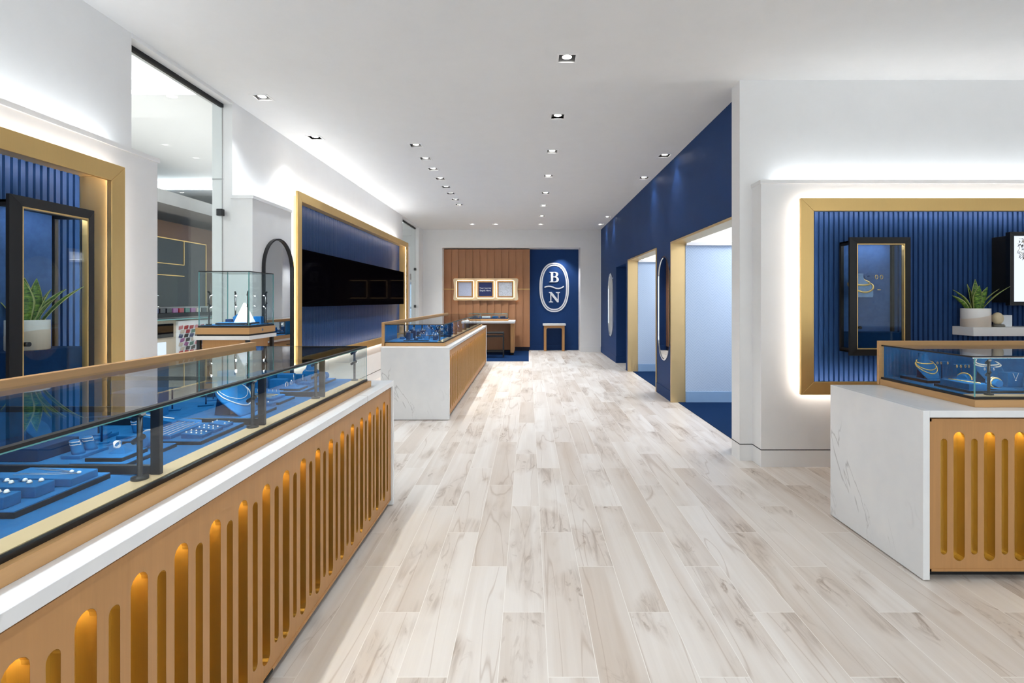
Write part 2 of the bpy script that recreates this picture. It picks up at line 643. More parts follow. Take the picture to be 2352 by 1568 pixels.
# ------------------------------------------------------------------ the room
CZ = 3.09
LIGHTS = []     # (x, y, label, group, aim, bright)
ordn = ['first', 'second', 'third', 'fourth', 'fifth', 'sixth', 'seventh', 'eighth', 'ninth', 'tenth', 'eleventh', 'twelfth']
for k, y in enumerate((0.2, 1.45, 2.65, 3.863, 5.08, 6.28, 7.51, 8.70, 9.85, 11.07, 12.27)):
    vis = k - 3
    LIGHTS.append((0.284, y, ('square recessed downlight, %s from the front in the middle row over the walkway' % ordn[vis]) if vis >= 0
                   else 'square recessed downlight overhead, just in front of the picture and out of frame', 'downlights over the walkway', (0, 0), 1))
for k, y in enumerate((0.3, 0.9, 1.5, 2.1, 2.7)):
    LIGHTS.append((-1.30, y, 'square recessed downlight above the near left counter, out of frame', 'downlights over the near left counter', (0, 0), 1))
for k, y in enumerate((6.03, 6.59, 7.11, 7.67, 8.23, 8.73, 9.26, 9.76)):
    LIGHTS.append((-1.30, y, 'square recessed downlight, %s from the front in the close row above the far counter' % ordn[k],
                   'downlights over the far counter', (0, 0), 0 if k in (0, 1, 4, 5) else 2))
for x, y, l in ((-2.35, 4.61, 'square recessed downlight near the left wall, beside the tall sliding track'),
                (-2.345, 5.74, 'square recessed downlight near the left wall, above the brass framed screen'),
                (1.68, 6.45, 'square recessed downlight along the navy wall, nearest of four'),
                (1.685, 7.62, 'square recessed downlight along the navy wall, second nearest of four'),
                (1.69, 11.19, 'square recessed downlight along the navy wall, third nearest of four'),
                (1.695, 12.27, 'square recessed downlight along the navy wall, beside the far white wall'),
                (-1.32, 12.27, 'square recessed downlight over the desk, left one of two'),
                (-0.777, 12.27, 'square recessed downlight over the desk, right one of two')):
    LIGHTS.append((x, y, l, 'downlights along the walls', (0, 0), 2 if abs(y - 12.27) < 0.01 and x > 1 or abs(y - 7.62) < .01 else 1))
for y in (0.4, 2.0):
    LIGHTS.append((3.4, y, 'square recessed downlight above the right counter, out of frame', 'downlights over the right counter', (0, 0), 1))

HS = 0.0605
holes = [[(x - HS, y - HS), (x + HS, y - HS), (x + HS, y + HS), (x - HS, y + HS)] for x, y, *_ in LIGHTS]
v, f = plate([(-2.85, -3.2), (5.4, -3.2), (5.4, 13.76), (-2.85, 13.76)], holes, 0.02)
cm = MB().add([(a, b, CZ + 0.01 + c) for a, b, c in v], f)
struct('ceiling', cm, 'ceil')
struct('floor', MB().box(-9.5, 5.6, -3.2, 24, -0.06, 0), 'floor')
struct('floor_carpet', MB().box(-1.58, 0.005, 11.17, 13.44, 0.0, 0.006), 'carpet')
struct('floor_carpet', MB().box(1.907, 4.2, 4.6, 6.655, 0.0, 0.006), 'carpet')
struct('floor_carpet', MB().box(1.907, 4.2, 7.48, 9.54, 0.0, 0.006), 'carpet')

# right: white pier and the projecting lit wall panel with its niche
struct('wall_right', MB().box(1.715, 5.3, 4.243, 4.41, 0, CZ), 'white')
A0, A1, Z0, Z1 = 2.136, 5.05, 0.628, 2.035
b = MB()
b.box(1.816, A0, 4.08, 4.243, 0, 2.212); b.box(A1, 5.3, 4.08, 4.243, 0, 2.212)
b.box(A0, A1, 4.08, 4.243, 0, Z0); b.box(A0, A1, 4.08, 4.243, Z1, 2.212)
struct('wall_right_panel', b, 'white')
struct('trim_1', MB().box(1.806, 5.3, 4.068, 4.25, 2.212, 2.24), 'white')
struct('wall_right_end', MB().box(5.3, 5.4, -3.2, 4.243, 0, CZ), 'white')
g = MB()
g.box(1.7142, 1.72, 4.2422, 4.41, 0.131, 0.138); g.box(1.7142, 1.83, 4.2422, 4.25, 0.131, 0.138)
g.box(1.815, 1.83, 4.079, 4.243, 0.131, 0.138); g.box(1.815, 5.3, 4.079, 4.09, 0.131, 0.138)
struct('trim_2', g, 'blackm')  # black strips stand in for the shaded gap above the baseboard

# left: wall in three pieces with two tall openings, and three projecting panels
b = MB(); b.box(-2.84, -2.66, -3.2, 3.50, 0, CZ); struct('wall_left', b, 'white')
b = MB(); b.box(-2.84, -2.66, 4.69, 11.04, 0, CZ); struct('wall_left', b, 'white')
b = MB(); b.box(-2.84, -2.66, 12.67, 13.2, 0, CZ); struct('wall_left', b, 'white')
A0, A1 = -1.22, 3.034
b = MB()
b.box(-2.66, -2.46, A1, 3.463, 0, 2.212); b.box(-2.66, -2.46, -3.2, A0, 0, 2.212)
b.box(-2.66, -2.46, A0, A1, 0, Z0); b.box(-2.66, -2.46, A0, A1, Z1, 2.212)
struct('wall_left_panel', b, 'white')
struct('trim_3', MB().box(-2.66, -2.448, -3.2, 3.473, 2.212, 2.24), 'white')
b = MB(); b.box(-2.66, -2.467, 4.67, 5.438, 0, 2.212); struct('wall_left_panel', b, 'white')
struct('trim_4', MB().box(-2.66, -2.455, 4.658, 5.438, 2.212, 2.24), 'white')
A0, A1, Z2, Z3 = 5.58, 10.56, 0.635, 2.415
b = MB()
b.box(-2.66, -2.51, 5.438, A0, 0, 2.43); b.box(-2.66, -2.51, A1, 11.04, 0, 2.43)
b.box(-2.66, -2.51, A0, A1, 0, Z2); b.box(-2.66, -2.51, A0, A1, Z3, 2.43)
struct('wall_left_panel', b, 'white')
g = MB(); g.box(-2.52, -2.5093, 5.438, 11.04, 0.131, 0.138); g.box(-2.47, -2.466, 4.67, 5.438, 0.131, 0.138)
g.box(-2.47, -2.4592, -3.2, 3.463, 0.131, 0.138)
struct('trim_5', g, 'blackm')  # shadow gap of the left baseboards, put in as thin black strips
g = MB()
g.box(-2.752, -2.744, 4.687, 4.695, 0, CZ); g.box(-2.752, -2.744, 12.667, 12.675, 0, CZ)
struct('trim_6', g, 'mgrey')
g = MB(); g.box(-2.84, -2.74, 4.6875, 4.70, 2.385, 2.395); struct('trim_7', g, 'mgrey')

# far end: white surround with a deep recess
b = MB()
b.box(-2.84, -2.178, 13.2, 13.76, 0, CZ); b.box(1.309, 2.0, 13.2, 13.76, 0, CZ); b.box(-2.178, 1.309, 13.2, 13.76, 2.642, CZ)
struct('wall_far', b, 'white')
struct('wall_far_niche', MB().box(-2.178, 1.309, 13.71, 13.78, 0, 2.66), 'navy')
struct('baseboard_far', MB().box(1.309, 1.83, 13.192, 13.2, 0, 0.13), 'white', 0.002)
struct('baseboard_far_niche', MB().box(0.04, 1.309, 13.695, 13.71, 0, 0.14), 'navy', 0.003)

# navy wall on the right with three openings
v, f = plate([(4.41, 0), (4.60, 0), (4.60, 2.045), (6.687, 2.045), (6.687, 0), (7.45, 0), (7.45, 2.045), (9.581, 2.045), (9.581, 0),
              (9.786, 0), (9.786, 2.0), (10.9, 2.0), (10.9, 0), (13.2, 0), (13.2, CZ), (4.41, CZ)], [], 0.17)
struct('wall_right_navy', MB().add([(1.915 + c, a, z) for a, z, c in v], f), 'navy')
bb = MB()
for a, c in ((6.69, 7.45), (9.585, 9.786), (10.9, 13.2)):
    bb.box(1.822, 1.832, a, c, 0, 0.135)
struct('baseboard_right', bb, 'navy', 0.002)
b = MB()
b.box(2.0, 3.5, 10.9, 11.0, 0, 2.1); b.box(2.0, 3.5, 9.69, 9.786, 0, 2.1); b.box(3.5, 3.6, 9.69, 11.0, 0, 2.1); b.box(2.0, 3.6, 9.69, 11.0, 2.0, 2.1)
struct('wall_passage', b, 'navy')
struct('baseboard_passage', MB().box(1.84, 3.5, 10.892, 10.9, 0, 0.135), 'navy', 0.002)
for n, (y0, y1) in ((1, (4.60, 6.687)), (2, (7.45, 9.581))):
    t = MB()
    t.box(1.815, 2.004, y1 - 0.022, y1 + 0.004, 0, 2.05); t.box(1.815, 2.004, y0 - 0.004, y0 + 0.022, 0, 2.05)
    t.box(1.815, 2.004, y0, y1, 2.024, 2.05)
    struct('door_%d' % n, t, 'champagne', 0.002)
    yw = y1 - 0.03
    b = MB()
    b.box(2.0, 4.3, yw, yw + 0.05, 0, 2.0); b.box(4.2, 4.3, y0, yw, 0, 2.0)
    struct('wall_fitting_room', b, 'paper')
    b = MB()
    b.box(2.0, 4.3, y1 + 0.03, y1 + 0.09, 0, 2.75); b.box(2.0, 4.4, y0 - 0.1, y0 - 0.005, 0, 2.75); b.box(4.32, 4.4, y0, y1, 0, 2.75)
    b.box(2.0, 4.4, y0 - 0.1, y1 + 0.09, 2.7, 2.78)
    struct('ceiling_fitting_room', b, 'white')
    b = MB(); b.box(2.0, 4.2, yw - 0.05, yw + 0.05, 2.0, 2.04); b.box(4.15, 4.3, y0, yw - 0.05, 2.0, 2.04)
    struct('trim_fitting_room', b, 'white')
    b = MB(); b.box(2.004, 4.2, yw - 0.012, yw, 0.006, 0.14); struct('baseboard_fitting_room', b, 'lblue', 0.002)
    c = thing('cove_light_strip', 'hidden white strip light behind the cornice of the %s light blue room' % ('nearer' if n == 1 else 'farther'), 'strip light', (3.1, yw, 2.04))
    MB().box(2.05, 4.15, yw - 0.02, yw + 0.02, 2.041, 2.051).build('light_strip', 'ledup', c, org=(3.1, yw, 2.04))

# hidden strip lights on top of the projecting wall panels
for l, (x0, x1, y0, y1) in (('hidden white strip light on top of the near left wall panel', (-2.6, -2.56, -3, 3.3)),
                            ('hidden white strip light on top of the mirror pier at the left', (-2.6, -2.56, 4.8, 5.4)),
                            ('hidden white strip light on top of the brass framed screen wall', (-2.62, -2.58, 5.7, 10.5)),
                            ('hidden white strip light on top of the right wall panel', (2.0, 5.2, 4.16, 4.19))):
    zz = 2.24 if 'screen' not in l else 2.432
    c = thing('cove_light_strip', l, 'strip light', ((x0 + x1) / 2, (y0 + y1) / 2, zz))
    MB().box(x0, x1, y0, y1, zz, zz + 0.012).build('light_strip', 'ledup', c, org=c.location)

# tracks and clamps of the tall frameless glass panels in the two openings of the left wall
for n, (y0, y1) in enumerate(((3.50, 4.69), (11.04, 12.67))):
    struct('trim_%d' % (8 + n), MB().box(-2.84, -2.655, y0, y1, 3.06, 3.092), 'white')
    w = thing('glass_screen', 'tall clear frameless glass panel in the %s opening of the left wall' % ('nearer' if n == 0 else 'far'), 'glass panel', (-2.748, (y0 + y1) / 2, 0))
    MB().box(-2.753, -2.743, y0, y1 - 0.012, 0.01, 3.03).build('pane', 'glass', w, org=w.location)
    MB().box(-2.765, -2.735, y0, y1 - 0.005, 3.03, 3.06).build('top_track', 'blackm', w, org=w.location)
    yc = y1 - 0.02
    for z in ((2.085, 0.55) if n == 0 else (2.06, 1.16)):
        MB().box(-2.772, -2.722, yc - 0.035, yc + 0.01, z - 0.03, z + 0.03).build('clamp', 'black', w, org=w.location, bevel=0.003)


# ------------------------------------------------------------------ recessed downlights
def downlight(x, y, label, group, aim, br):
    t = thing('recessed_downlight', label, 'ceiling light', (x, y, CZ), 0, group)
    r = MB(); pl = lambda a, d, z: (a, z, -d)
    ring_on(r, pl, -0.079, 0.079, -0.079, 0.079, 0.0185, 0.0, 0.003)
    r.build('trim', 'white', t)
    h = MB()
    h.box(-0.064, 0.064, -0.064, 0.064, 0.075, 0.08)
    for a in (-1, 1):
        h.box(a * 0.0605, a * 0.064, -0.064, 0.064, 0.0, 0.075); h.box(-0.064, 0.064, a * 0.0605, a * 0.064, 0.0, 0.075)
    h.build('housing', 'mgrey', t)
    l = MB(); l.lathe([(0.042, 0.075), (0.038, 0.012), (0.038, 0.009), (0.0345, 0.009)], n=20); l.build('gimbal_ring', 'mgrey', t)
    MB().lathe([(1e-4, 0.007), (0.0345, 0.009), (0.0345, 0.014)], n=20).build('lens', 'lamp' if br else 'lamplow', t)
    d = bpy.data.lights.new('downlight_beam', 'SPOT')
    d.energy = (SPOT_W if br else SPOT_W * 0.55) * (0.35 if x > 1.6 and y > 5 else 1.0 if y < 5 else 1.9 if y < 9 else 3.3)
    d.spot_size = math.radians(95); d.spot_blend = 0.75; d.shadow_soft_size = 0.03
    d.color = (0.90, 0.965, 1.0)
    o = bpy.data.objects.new('downlight_beam', d)
    COL.objects.link(o); o.parent = t; o.location = (0, 0, 0.002)
    return t


for L in LIGHTS:
    downlight(*L)
t = thing('recessed_downlight', 'small round downlight in the soffit above the navy logo wall', 'ceiling light', (0.845, 13.45, 2.642))
MB().lathe([(0.03, 0.0), (0.045, 0.0), (0.045, -0.004), (0.03, -0.004)], n=20).build('trim', 'white', t)
MB().lathe([(1e-4, -0.003), (0.03, -0.003), (0.03, 0.0)], n=20).build('lens', 'lamp', t)
d = bpy.data.lights.new('downlight_beam', 'SPOT'); d.energy = 25; d.spot_size = 1.7; d.spot_blend = 0.7; d.shadow_soft_size = 0.03
o = bpy.data.objects.new('downlight_beam', d); COL.objects.link(o); o.parent = t; o.location = (0, 0, -0.01)


# ------------------------------------------------------------------ brass framed niches
def niche(label, pl, a0, a1, z0, z1, dfront, dback, pitch, flange=True):
    c = pl((a0 + a1) / 2, 0, z0)
    t = thing('display_niche', label, 'display niche', c)
    k = MB(); ring_on(k, pl, a0, a1, z0, z1, 0.10, dfront - 0.026, dfront)
    k.build('frame', 'gold', t, org=c, bevel=0.003)
    k = MB(); ring_on(k, pl, a0 + 0.045, a1 - 0.045, z0 + 0.045, z1 - 0.045, 0.025, dback, dfront - 0.026)
    k.build('lining', 'gold', t, org=c)
    # slats
    A, B = a0 + 0.07, a1 - 0.07
    k = MB(); slab_on(k, pl, A, B, dback - 0.02, dback, z0 + 0.07, z1 - 0.07)
    n = int((B - A) / pitch)
    for i in range(n):
        s = A + (i + 0.5) * pitch
        w = pitch * 0.31
        q = [(s - w - 0.003, dback), (s + w + 0.003, dback), (s + w, dback + 0.016), (s - w, dback + 0.016)]
        k.hexa([pl(a, d, z0 + 0.07) for a, d in q] + [pl(a, d, z1 - 0.07) for a, d in q])
    k.build('fluted_panel', 'flute', t, org=c)
    k = MB()
    df = dfront - 0.0275
    ring_on(k, pl, a0 + 0.030, a1 - 0.030, z0 + 0.030, z1 - 0.030, 0.012, df - 0.01, df)
    k.build('halo_strip', 'led', t, org=c)
    k = MB(); ring_on(k, pl, a0 + 0.0705, a1 - 0.0705, z0 + 0.0705, z1 - 0.0705, 0.010, df - 0.01, df)
    k.build('inner_strip', 'ledin' if flange else 'ledscreen', t, org=c)
    if flange:
        k = MB(); ring_on(k, pl, a0 + 0.082, a1 - 0.082, z0 + 0.082, z1 - 0.082, 0.004, df - 0.011, dfront - 0.026)
        k.build('strip_channel', 'champagne', t, org=c)
    return t


niche('brass framed niche of vertical navy slats on the right wall', RIGHT(4.08), 2.086, 5.10, 0.578, 2.085, 0.08, -0.10, 0.0396)
niche('brass framed niche of vertical navy slats at the far left edge, behind the near counter', LEFT(-2.46), -1.27, 3.084, 0.578, 2.085, 0.08, -0.13, 0.0396)
niche('wide brass framed navy slatted niche on the left wall around the black screen', LEFT(-2.51), 5.53, 10.61, 0.585, 2.465, 0.07, -0.11, 0.035, False)
t = thing('video_wall', 'long black video screen mounted in the brass framed navy niche', 'screen', (-2.55, 8.1, 1.23))
MB().box(-2.535, -2.475, 5.72, 10.36, 1.232, 1.863).build('screen', 'screen', t, org=t.location, bevel=0.002)
MB().box(-2.60, -2.535, 6.2, 9.8, 1.35, 1.75).build('wall_bracket', 'blackm', t, org=t.location)


# ------------------------------------------------------------------ wall mounted vitrines
def vitrine(label, pl, a0, a1, z0, z1, dfront, dback):
    """black framed glass sided jewellery vitrine; depth from dback (wall) to dfront"""
    c = pl((a0 + a1) / 2, dback, z0)
    t = thing('wall_vitrine', label, 'display case', c)
    # door frame, bevelled
    k = MB()
    O = [(a0, z0), (a1, z0), (a1, z1), (a0, z1)]
    I = [(a0 + .05, z0 + .05), (a1 - .05, z0 + .05), (a1 - .05, z1 - .05), (a0 + .05, z1 - .05)]
    for i in range(4):
        j = (i + 1) % 4
        q = [O[i], O[j], I[j], I[i]]
        k.hexa([pl(a, dfront - 0.03, z) for a, z in q] + [pl(O[i][0], dfront - 0.012, O[i][1]), pl(O[j][0], dfront - 0.012, O[j][1]), pl(I[j][0], dfront, I[j][1]), pl(I[i][0], dfront, I[i][1])])
    dr = k.build('door', 'blackm', t, org=c, bevel=0.0015)
    k = MB(); ring_on(k, pl, a0 + .05, a1 - .05, z0 + .05, z1 - .05, 0.007, dfront - 0.03, dfront - 0.002)
    k.build('brass_bead', 'gold', dr, org=c)
    k = MB(); slab_on(k, pl, a0 + .052, a1 - .052, dfront - 0.018, dfront - 0.012, z0 + .052, z1 - .052)
    k.build('door_glass', 'glass', dr, org=c)
    k = MB(); k.cyl(pl(a0 + 0.070, dfront - 0.012, z0 + 0.215), pl(a0 + 0.070, dfront + 0.012, z0 + 0.215), 0.011, n=16)
    k.build('lock', 'black', dr, org=c)
    # carcase frame: corner posts and rails
    k = MB(); B0, B1, Y0, Y1 = a0 + 0.022, a1 - 0.022, z0 + 0.022, z1 - 0.022
    for a in (B0, B1 - 0.022):
        slab_on(k, pl, a, a + 0.022, dback, dback + 0.022, Y0, Y1)
        slab_on(k, pl, a, a + 0.022, dfront - 0.052, dfront - 0.03, Y0, Y1)
        slab_on(k, pl, a, a + 0.022, dback, dfront - 0.03, Y0, Y0 + 0.03)
        slab_on(k, pl, a, a + 0.022, dback, dfront - 0.03, Y1 - 0.03, Y1)
    slab_on(k, pl, B0, B1, dback, dfront - 0.03, Y1 - 0.012, Y1); slab_on(k, pl, B0, B1, dback, dfront - 0.03, Y0, Y0 + 0.012)
    k.build('carcase', 'blackm', t, org=c)
    k = MB(); slab_on(k, pl, B0 + 0.006, B0 + 0.010, dback + 0.02, dfront - 0.05, Y0 + 0.03, Y1 - 0.03)
    slab_on(k, pl, B1 - 0.010, B1 - 0.006, dback + 0.02, dfront - 0.05, Y0 + 0.03, Y1 - 0.03)
    k.build('side_glass', 'glass', t, org=c)
    k = MB(); slab_on(k, pl, B0 + 0.022, B1 - 0.03, dback + 0.003, dback + 0.015, Y0 + 0.012, Y1 - 0.012)
    k.build('back_board', 'suede', t, org=c)
    k = MB(); slab_on(k, pl, B0 + 0.024, B1 - 0.024, dback + 0.016, dfront - 0.035, Y0 + 0.013, Y0 + 0.155)
    k.build('riser', 'velvetd', t, org=c, bevel=0.003)
    k = MB(); slab_on(k, pl, B0 + 0.05, B1 - 0.05, dfront - 0.09, dfront - 0.075, Y1 - 0.018, Y1 - 0.0125)
    k.build('light_strip', 'ledvit', t, org=c)
    return t


# ------------------------------------------------------------------ counters
PITCH = 0.142


def tray_mesh(r, z0, z1, depth, up):
    """brass lining of a slot: lips through the panel, taller pocket behind it"""
    k = MB()
    A = stadium(0, z0, z1, r); B = stadium(0, z0, z1 + up, r)
    n = len(A)
    side = [(i, (i + 1) % n, n + (i + 1) % n, n + i) for i in range(n)]
    at = lambda p, y: [(a, y, z) for a, z in p]
    k.add(at(A, 0.0143) + at(A, 0.029), side)
    k.add(at(B, 0.029) + at(B, depth), side)
    k.add(at(B, depth), [tuple(range(n))])
    k.add(at(B, depth + 0.002), [tuple(range(n))[::-1]])
    return k


def counter(label, loc, rot, n, H=0.79, D=0.745, drawers=True):
    L = n * PITCH + 0.072
    t = thing('display_counter', label, 'counter', loc, rot)
    for u in (0, L - 0.031):
        MB().box(u, u + 0.031, 0, D, 0.006, H).build('end_panel', 'stone', t, bevel=0.0015)
    MB().box(0.031, L - 0.031, 0, D, H - 0.032, H).build('countertop', 'stone', t, bevel=0.0015)
    wide = [0.036 + (k + 1) * PITCH for k in range(n - 1)]
    nar = [0.036 + (k + 0.5) * PITCH for k in range(n)]
    z0, z1 = 0.04, H - 0.04
    hol = [stadium(x, 0.087, 0.688, 0.0262) for x in wide] + [stadium(x, 0.117, 0.6565, 0.0155) for x in nar]
    v, f = plate([(0.037, z0), (L - 0.037, z0), (L - 0.037, z1), (0.037, z1)], hol, 0.014)
    k = MB().add([(a, 0.021 + c, z) for a, z, c in v], f)
    # thin raised border moulding
    for q in ((0.037, L - 0.037, z1 - 0.012, z1), (0.037, L - 0.037, z0, z0 + 0.012), (0.037, 0.047, z0, z1), (L - 0.047, L - 0.037, z0, z1)):
        k.box(q[0], q[1], 0.0105, 0.0142, q[2], q[3])
    k.build('slotted_front', 'oak', t)
    w0 = tray_mesh(0.0258, 0.0874, 0.6876, 0.056, 0.027).build('wide_slot_lining', 'amber', t, loc=(wide[0], 0, 0))
    s0 = tray_mesh(0.0151, 0.1174, 0.6561, 0.034, 0.003).build('narrow_slot_lining', 'amber', t, loc=(nar[0], 0, 0))
    e0 = MB().box(-0.018, 0.018, 0.032, 0.050, 0.700, 0.706).build('slot_light', 'leda', w0)
    for x in wide[1:]:
        c = w0.copy(); COL.objects.link(c); c.parent = t; c.location = (x, 0, 0)
        e = e0.copy(); COL.objects.link(e); e.parent = c
    for x in nar[1:]:
        c = s0.copy(); COL.objects.link(c); c.parent = t; c.location = (x, 0, 0)
    MB().box(0.04, L - 0.04, 0.06, D - 0.05, 0.0, 0.06).build('toe_kick', 'blackm', t)
    MB().box(0.032, L - 0.032, 0.058, D - 0.02, 0.06, H - 0.033).build('carcase', 'oakw', t)
    m = max(1, int(L / 0.9))
    for q in range(m):
        a = 0.05 + q * (L - 0.1) / m; bq = a + (L - 0.1) / m - 0.008
        for zz in ((0.10, 0.40), (0.41, 0.60), (0.61, 0.74)):
            d = MB().box(a, bq, D - 0.02, D - 0.004, zz[0], zz[1]).build('drawer', 'oak', t, bevel=0.0015)
            MB().box((a + bq) / 2 - 0.06, (a + bq) / 2 + 0.06, D - 0.004, D + 0.012, zz[1] - 0.05, zz[1] - 0.042).build('handle', 'black', d)
    return t, L


def showcase(label, loc, rot, u0, u1, back, post0, dividers, posts, D1=0.786):
    """glass showcase standing on a counter (local: x along, y inward from the front edge, z up from the counter top)"""
    t = thing('glass_showcase', label, 'showcase', loc, rot)
    MB().box(u0, u1, 0.073, 0.745, 0.0, 0.034).build('base', 'oakh', t, bevel=0.0012)
    MB().box(u0 + 0.012, u1 - 0.012, 0.092, 0.755, 0.034, 0.046).build('plinth', 'black', t)
    MB().box(u0 + 0.02, u1 - 0.02, 0.104, 0.164, 0.046, 0.048).build('deck_border', 'pale', t)
    MB().box(u0 + 0.02, u1 - 0.02, 0.164, 0.74, 0.046, 0.048).build('deck_pad', 'velvet', t)
    g = 0.006
    MB().box(u0 + 0.014, u1 - 0.014, 0.095, 0.095 + g, 0.046, 0.234).build('front_glass', 'glass', t)
    MB().box(u0 + 0.014, u0 + 0.014 + g, 0.102, 0.752, 0.046, 0.234).build('end_glass', 'glass', t)
    MB().box(u1 - 0.014 - g, u1 - 0.014, 0.102, 0.752, 0.046, 0.234).build('end_glass', 'glass', t)
    MB().box(u0 + 0.012, u1 - 0.012, 0.111, 0.752, 0.2345, 0.2405).build('top_glass', 'glass', t)
    k = MB()
    k.box(u0 + 0.0115, u1 - 0.0115, 0.094, 0.0945, 0.2310, 0.2338)
    for u in (u0 + 0.014, u1 - 0.014 - g):
        k.box(u - 0.0004, u + g + 0.0004, 0.0944, 0.0949, 0.046, 0.2335)
    k.build('glass_edge', 'glasse', t)
    k = MB(); k.box(u0 + 0.012, u1 - 0.012, 0.0942, 0.111, 0.2342, 0.2412); k.box(u0 + 0.0118, u0 + 0.0195, 0.111, 0.752, 0.2342, 0.2412); k.box(u1 - 0.0195, u1 - 0.0118, 0.111, 0.752, 0.2342, 0.2412)
    k.build('top_channel', 'blackm', t)
    MB().box(u0 + 0.03, u1 - 0.03, 0.114, 0.120, 0.2300, 0.2340).build('light_strip', 'ledcase', t)
    MB().box(u0, u1 - (0 if post0 else 0), 0.755, D1, 0.232, 0.265).build('back_rail', 'oakh', t, bevel=0.0012)
    if post0:
        MB().box(u0, u0 + 0.03, 0.755, D1, 0.0, 0.232).build('back_post', 'oakh', t, bevel=0.0012)
    MB().box(u0 + 0.03, u1 - 0.002, 0.755, 0.775, 0.0, 0.046).build('back_sill', 'oakh', t)
    for a, c in back:
        MB().box(a, c, 0.757, 0.767, 0.046, 0.232).build('back_panel', 'velvet', t)
    for a, c in zip([u0 + .03] + [c for _, c in back], [a for a, _ in back] + [u1 - 0.014]):
        if c - a > 0.05:
            MB().box(a + 0.003, c - 0.003, 0.757, 0.763, 0.046, 0.232).build('back_glass', 'glass', t)
    for u in dividers:
        k = MB(); w = 0.014
        k.box(u, u + w, 0.118, 0.143, 0.048, 0.228); k.box(u, u + w, 0.143, 0.70, 0.050, 0.072); k.box(u, u + w, 0.143, 0.70, 0.214, 0.228)
        k.box(u, u + w, 0.70, 0.72, 0.048, 0.228)
        k.build('divider_frame', 'black', t, bevel=0.001)
    if posts:
        P = lamp_post(t, 0.17)
        for i, u in enumerate(posts):
            c = P if i == 0 else copy_tree(P, t)
            c.location = (u, 0.146, 0.048)
    return t


def lamp_post(parent, h, face=(0.35, 1.0), r=0.0065, watts=0.8):
    """slim black post with two small swivel spotlights"""
    k = MB(); k.lathe([(1e-4, 0.0), (0.020, 0.0), (0.020, 0.007), (0.0075, 0.008), (r, 0.009), (r, h), (1e-4, h)], n=16)
    p = k.build('spotlight_post', 'black', parent)
    d = Vector((face[0], face[1], -0.55)).normalized()
    for z in (h * 0.62, h * 0.97):
        c = Vector((0, 0, z))
        hd = MB().cyl(c - d * 0.014, c + d * 0.026, 0.0072, n=12).build('spotlight_head', 'black', p)
        MB().cyl(c + d * 0.0262, c + d * 0.0275, 0.0052, n=12).build('lens', 'spark', hd)
        if z > h * 0.8:
            q = bpy.data.lights.new('spotlight_beam', 'SPOT'); q.energy = watts; q.spot_size = 1.9; q.spot_blend = 0.8; q.shadow_soft_size = 0.006
            lo = bpy.data.objects.new('spotlight_beam', q); COL.objects.link(lo); lo.parent = hd; lo.location = c + d * 0.029
            lo.rotation_euler = d.to_track_quat('-Z', 'Y').to_euler()
    return p


c1, L1 = counter('long oak counter with glowing brass slots and white stone top in the left foreground', (-0.86, 3.34 - 5.042, 0), PI / 2, 35)
c2, L2 = counter('white stone ended oak counter with brass slots in the middle distance', (-0.86, 5.674, 0), PI / 2, 35)
c3, L3 = counter('oak and white stone counter with brass slots at the right foreground', (1.828, 2.42, 0), 0, 20)
Y1 = 3.34 - 5.042
MB().box(1.745 - Y1 - .03, 1.745 - Y1 + .03, 0.008, 0.0112, 0.041, 0.051).build('vent_slot', 'blackm', c1)
s1 = showcase('long glass jewellery showcase with blue velvet deck on the left foreground counter', (-0.86, Y1, 0.79), PI / 2, 0.05, 3.099 - Y1,
              [(0.08, 1.9), (1.93, 4.05)], True, [y - Y1 for y in (0.26, 0.82, 1.385, 1.935, 2.50)], [y - Y1 for y in (0.23, 0.79, 1.352, 1.905, 2.47, 3.02)])
s2 = showcase('long glass showcase packed with small blue ring stands on the middle counter', (-0.86, 5.674, 0.79), PI / 2, 0.177, 4.856,
              [(0.21, 0.75), (1.40, 2.4), (2.45, 3.6), (3.65, 4.8)], True, [0.95 + 0.54 * k for k in range(7)], [0.25] + [0.92 + 0.54 * k for k in range(7)])
s3 = showcase('glass showcase of gold and pearl necklaces on the right foreground counter', (2.13, 2.42, 0.79), 0, 0.0, 2.5,
              [(0.03, 1.2), (1.22, 2.45)], True, [], [0.13], 0.775)
LU = bpy.data.lights


# ------------------------------------------------------------------ jewellery and display props
def platform(x0, x1, y0, y1, z, h, label, edge='black'):
    c = ((x0 + x1) / 2, (y0 + y1) / 2, z)
    t = thing('display_platform', label, 'display platform', c)
    MB().box(x0, x1, y0, y1, z, z + h * 0.85).build('base', edge, t, org=c, bevel=0.0008)
    MB().box(x0 + .001, x1 - .001, y0 + .001, y1 - .001, z + h * 0.85, z + h).build('pad', 'velvet', t, org=c)
    return z + h


def block(x0, x1, y0, y1, z, h, label, h2=None, name='velvet_block', mat='velvet', cat='display block', rot=0):
    """velvet block; h at the low (customer) side, h2 at the back"""
    h2 = h if h2 is None else h2
    c = ((x0 + x1) / 2, (y0 + y1) / 2, z)
    k = MB()
    k.hexa([(x0, y0, z), (x1, y0, z), (x1, y1, z), (x0, y1, z), (x0, y0, z + h2), (x1, y0, z + h), (x1, y1, z + h), (x0, y1, z + h2)])
    return tag(k.build(name, mat, org=c, bevel=0.002), label, cat)


def stud(x, y, z, label, group, m='gem', r=0.0035):
    c = (x, y, z)
    t = thing('stud_earring', label, 'earring', c, 0, group)
    MB().ball((0, 0, r * .8), r, 6).build('stone', m, t)
    MB().torus((0, 0, r * 0.5), r * 1.05, r * 0.22, 'Z', 10, 4).build('setting', 'silver', t)
    return t


